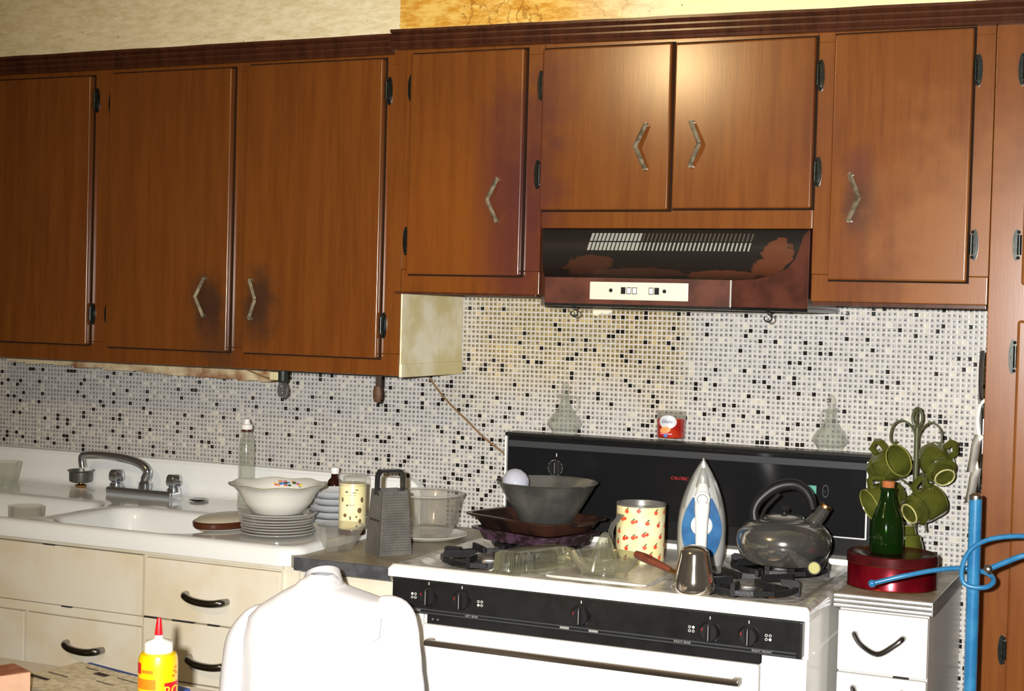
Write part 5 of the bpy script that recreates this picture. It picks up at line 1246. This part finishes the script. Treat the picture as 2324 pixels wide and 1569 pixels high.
spoon('pale grey plastic spoon on the tall cabinet side, upper one', 1.174, 1.310, 0.150, GREYPL)
spoon('pale grey plastic spoon on the tall cabinet side, lower one', 1.172, 1.235, 0.138, GREYPL)
wk = thing('whisk', 'dark wire whisk hanging behind the grey spoons', 'whisk', (1.1755, -0.29, 1.20))
for k in range(4):
    a = k * math.pi / 4
    MB().tube([(0, 0, 0), (0.004 * math.cos(a), 0.016 * math.sin(a), -0.04), (0.0045 * math.cos(a), 0.020 * math.sin(a), -0.075), (0, 0, -0.10), (-0.0045 * math.cos(a), -0.020 * math.sin(a), -0.075), (-0.004 * math.cos(a), -0.016 * math.sin(a), -0.04), (0, 0, 0)], 0.0011, 6, sub=4).build('wire', DCHROME, wk)
MB().cyl((0, 0, -0.002), (0, 0, 0.07), 0.004, 10).build('handle', DCHROME, wk)

# ------------------------------------------------------------------ foreground: table, chair, shirt
TZ = 0.735
tb = thing('kitchen_table', 'cream topped kitchen table in the left foreground', 'table', (-0.35, -1.62, 0))
MB().box((-0.75, -0.46, TZ - 0.03), (0.62, 0.475, TZ), 0.006).build('top', TABLE, tb)
MB().box((-0.68, -0.40, TZ - 0.11), (0.55, 0.40, TZ - 0.03)).build('apron', TABLE, tb)
for x in (-0.66, 0.53):
    for y in (-0.38, 0.38): MB().box((x - 0.025, y - 0.025, 0), (x + 0.025, y + 0.025, TZ - 0.03), 0.004).build('leg', TABLE, tb)
gl = thing('glue_bottle', 'yellow glue bottle with white cap and red tip on the table', 'bottle', (0.0155, -1.470, TZ + 0.0002)); fa = facing(0.0155, -1.470)
MB().lathe([(0, 0), (0.030, 0), (0.0325, 0.003), (0.0325, 0.128), (0.0318, 0.140), (0.0295, 0.147), (0.024, 0.150), (0, 0.150)], 44).build('body', YEL, gl)
MB().lathe([(0, 0.149), (0.0230, 0.149), (0.0235, 0.151), (0.0230, 0.165), (0.0215, 0.167), (0.008, 0.1715), (0.0065, 0.173), (0.006, 0.180), (0, 0.180)], 40).build('cap', WHITEP, gl)
MB().lathe([(0, 0.178), (0.0068, 0.178), (0.0068, 0.180), (0.0040, 0.204), (0.0034, 0.206), (0, 0.2062)], 24).build('tip', REDP, gl)
cyl_patch(MB(), 0.0328, fa - 1.30, fa - 0.10, 0.093, 0.110, 12).build('text_block', ORNG, gl, recalc=False)
cyl_patch(MB(), 0.0328, fa - 1.30, fa - 0.20, 0.050, 0.0885, 12).build('text_block', ORNG, gl, recalc=False)
cyl_patch(MB(), 0.0328, fa - 0.92, fa - 0.25, 0.1195, 0.1250, 10).build('text_block', ORNG, gl, recalc=False)
cyl_patch(MB(), 0.0328, fa - 1.45, fa - 0.98, 0.117, 0.135, 8).build('red_emblem', REDL, gl, recalc=False)
cyl_patch(MB(), 0.0328, fa + 0.33, fa + 1.75, 0.062, 0.104, 16).build('red_label', REDL, gl, recalc=False)
vs, fs = cyl_text('BO', 0.0250, 0.0330, fa + 0.80, 0.0885); MB().add(vs, fs).build('lettering', YELP, gl, smooth=0)
for dz, dx in ((0.122, 0.0), (0.118, 0.008), (0.114, -0.004), (0.128, 0.004)):
    cyl_disc(MB(), 0.0328, fa + 0.95 + dx * 20, dz, 0.004, 0.0022, 8).build('printed_mark', ORNG, gl, recalc=False)
fo = thing('blue_folder', 'blue folder under newspapers on the table', 'folder', (-0.413, -1.124, TZ), R(-13.3))
MB().box((0, -0.235, 0.0002), (0.300, 0, 0.0095), 0.001).build('cover', BLUEF, fo)
nw = thing('newspaper', 'folded yellowed newspaper on the blue folder', 'newspaper', (-0.413, -1.124, TZ + 0.0097), R(-13.3))
for k in range(3):
    MB().grid(14, 10, lambda u, v, k=k: (-0.006 + 0.285 * u + 0.004 * k, -0.262 + 0.245 * v - 0.003 * k, 0.0015 * k + 0.0012 * math.sin(9 * u + k) * math.sin(7 * v) + 0.0013)).build('sheet', NEWS, nw, recalc=False)
for (x0_, y0_, x1_, y1_) in ((0.10, -0.07, 0.135, -0.055), (0.15, -0.10, 0.20, -0.097), (0.03, -0.12, 0.09, -0.117), (0.05, -0.05, 0.09, -0.047), (0.16, -0.06, 0.22, -0.057), (0.02, -0.16, 0.08, -0.15)):
    bxo('printed_block', (x0_, y0_, 0.0062), (x1_, y1_, 0.0066), DARKPR, nw)
cb = thing('cardboard_box', 'small pinkish cardboard box at the bottom left corner', 'box', (-0.304, -1.415, TZ + 0.0002), math.atan2(-0.9, -0.43))
MB().box((0, -0.075, 0), (0.16, 0, 0.0640), 0.0015).build('carton', CARD, cb)
MB().box((0.001, -0.074, 0.0640), (0.159, -0.001, 0.0655), 0.0005).build('top_flap', CARDT, cb)

ch = thing('dining_chair', 'plain wooden chair under the white shirt', 'chair', (0.02, -0.95, 0))
for x in (-0.15, 0.15):
    MB().box((x - 0.017, -0.015, 0), (x + 0.017, 0.015, 0.80), 0.004).build('leg', PWOOD, ch)
    MB().box((x - 0.017, -0.385, 0), (x + 0.017, -0.355, 0.43), 0.004).build('leg', PWOOD, ch)
MB().box((-0.175, -0.40, 0.43), (0.175, 0.018, 0.455), 0.006).build('seat', PWOOD, ch)
MB().box((-0.133, -0.010, 0.70), (0.133, 0.010, 0.79), 0.004).build('backrest', PWOOD, ch)

sh = thing('white_shirt', 'white cotton shirt hung over the chair in front of the stove', 'shirt', (0.02, -0.95, 0.45))
rows = [  # z, left x, right x, half depth
    (0.936, -0.010, 0.032, 0.020), (0.925, -0.028, 0.042, 0.034), (0.914, -0.040, 0.060, 0.040), (0.905, -0.056, 0.105, 0.045), (0.896, -0.072, 0.155, 0.050),
    (0.880, -0.098, 0.176, 0.056), (0.862, -0.126, 0.182, 0.060), (0.840, -0.150, 0.186, 0.064), (0.80, -0.160, 0.192, 0.070), (0.74, -0.164, 0.202, 0.076), (0.66, -0.166, 0.214, 0.082), (0.56, -0.168, 0.226, 0.086), (0.46, -0.168, 0.236, 0.088)]
def rowat(v):
    f = v * (len(rows) - 1); i = min(int(f), len(rows) - 2); t = f - i
    return [a * (1 - t) + b_ * t for a, b_ in zip(rows[i], rows[i + 1])]
from mathutils import noise as mn
def shirtpt(u, v):
    z, l, r, d = rowat(v); a = 2 * math.pi * u
    cx, hw = (l + r) / 2, (r - l) / 2
    c_, s_ = math.cos(a), math.sin(a)
    x = cx + hw * math.copysign(abs(c_) ** 0.8, c_); y = -0.95 + d * math.copysign(abs(s_) ** 0.75, s_)
    w2 = min(1, v * 3)
    n_ = mn.noise(Vector((x * 9, y * 6, z * 4))) * 0.010 * w2 + mn.noise(Vector((x * 30 + 5, y * 10, z * 9))) * 0.003 * w2
    fold = 0.006 * math.sin(38 * x + 6 * z) * w2 * max(0, (0.86 - z)) * 2.5
    return (x - 0.02 + c_ * n_ * 0.5, y + 0.95 + s_ * (n_ + fold), z - 0.45)
MB().grid(96, 60, shirtpt, closed=True).build('body', CLOTH, sh, smooth=80, recalc=False)
def sleeve(pts, rad):
    mb = MB(); mb.tube(pts, rad, 22, sub=7, flat=0.8)
    vs = []
    for p in mb.v:
        q = Vector(p); n_ = mn.noise(q * 14) * 0.008 + mn.noise(q * 42) * 0.003; vs.append((q.x + n_, q.y - n_, q.z))
    mb.v = vs; return mb.build('sleeve', CLOTH, sh, smooth=80)
sleeve([(-0.125, 0.0, 0.395), (-0.165, -0.005, 0.378), (-0.192, -0.012, 0.330), (-0.196, -0.02, 0.24), (-0.194, -0.024, 0.12), (-0.190, -0.024, 0.01)], [0.020, 0.030, 0.034, 0.037, 0.038, 0.036])
sleeve([(0.120, 0.0, 0.432), (0.150, 0.010, 0.425), (0.166, 0.014, 0.385), (0.180, 0.010, 0.30), (0.205, 0.0, 0.20), (0.225, -0.01, 0.08), (0.232, -0.01, 0.0)], [0.024, 0.033, 0.034, 0.033, 0.034, 0.034, 0.030])
mb = MB()
def collar(u, v):
    a = math.pi * (0.62 + 1.76 * u); r1, r2 = 0.036 + 0.010 * v, 0.030 + 0.008 * v
    return (-0.008 + r1 * math.cos(a - 2.0), r2 * math.sin(a - 2.0), 0.458 + 0.030 * (1 - v) - 0.010 * math.cos(a - 0.4))
mb.grid(40, 5, collar); mb.build('collar', CLOTHG, sh, smooth=80, recalc=False)
MB().grid(18, 10, lambda u, v: (0.075 + 0.085 * u, -0.060 - 0.012 * math.sin(math.pi * u) - 0.006 * v, 0.440 - 0.055 * (1 - (2 * abs(u - 0.5)) ** 3 * 0.35) * v - 0.012 * u)).build('shoulder_flap', CLOTH, sh, smooth=80, recalc=False)

# ceiling lamp (out of frame): the bulb's light is set above, this is its fitting
cle = thing('unseen_ceiling_lamp', 'unseen plain ceiling lamp holder with cord above the kitchen floor', 'lamp', (LAMP_POS.x, LAMP_POS.y, ZC))
MB().lathe([(0, 0), (0.06, 0), (0.055, -0.015), (0.02, -0.025), (0, -0.025)], 28).build('canopy', WHITEP, cle)
MB().cyl((0, 0, -0.02), (0, 0, -0.13), 0.004, 8).build('cord', WHITEP, cle)
MB().lathe([(0, -0.115), (0.018, -0.115), (0.02, -0.148), (0.016, -0.150), (0, -0.150)], 20).build('socket', WHITEP, cle)
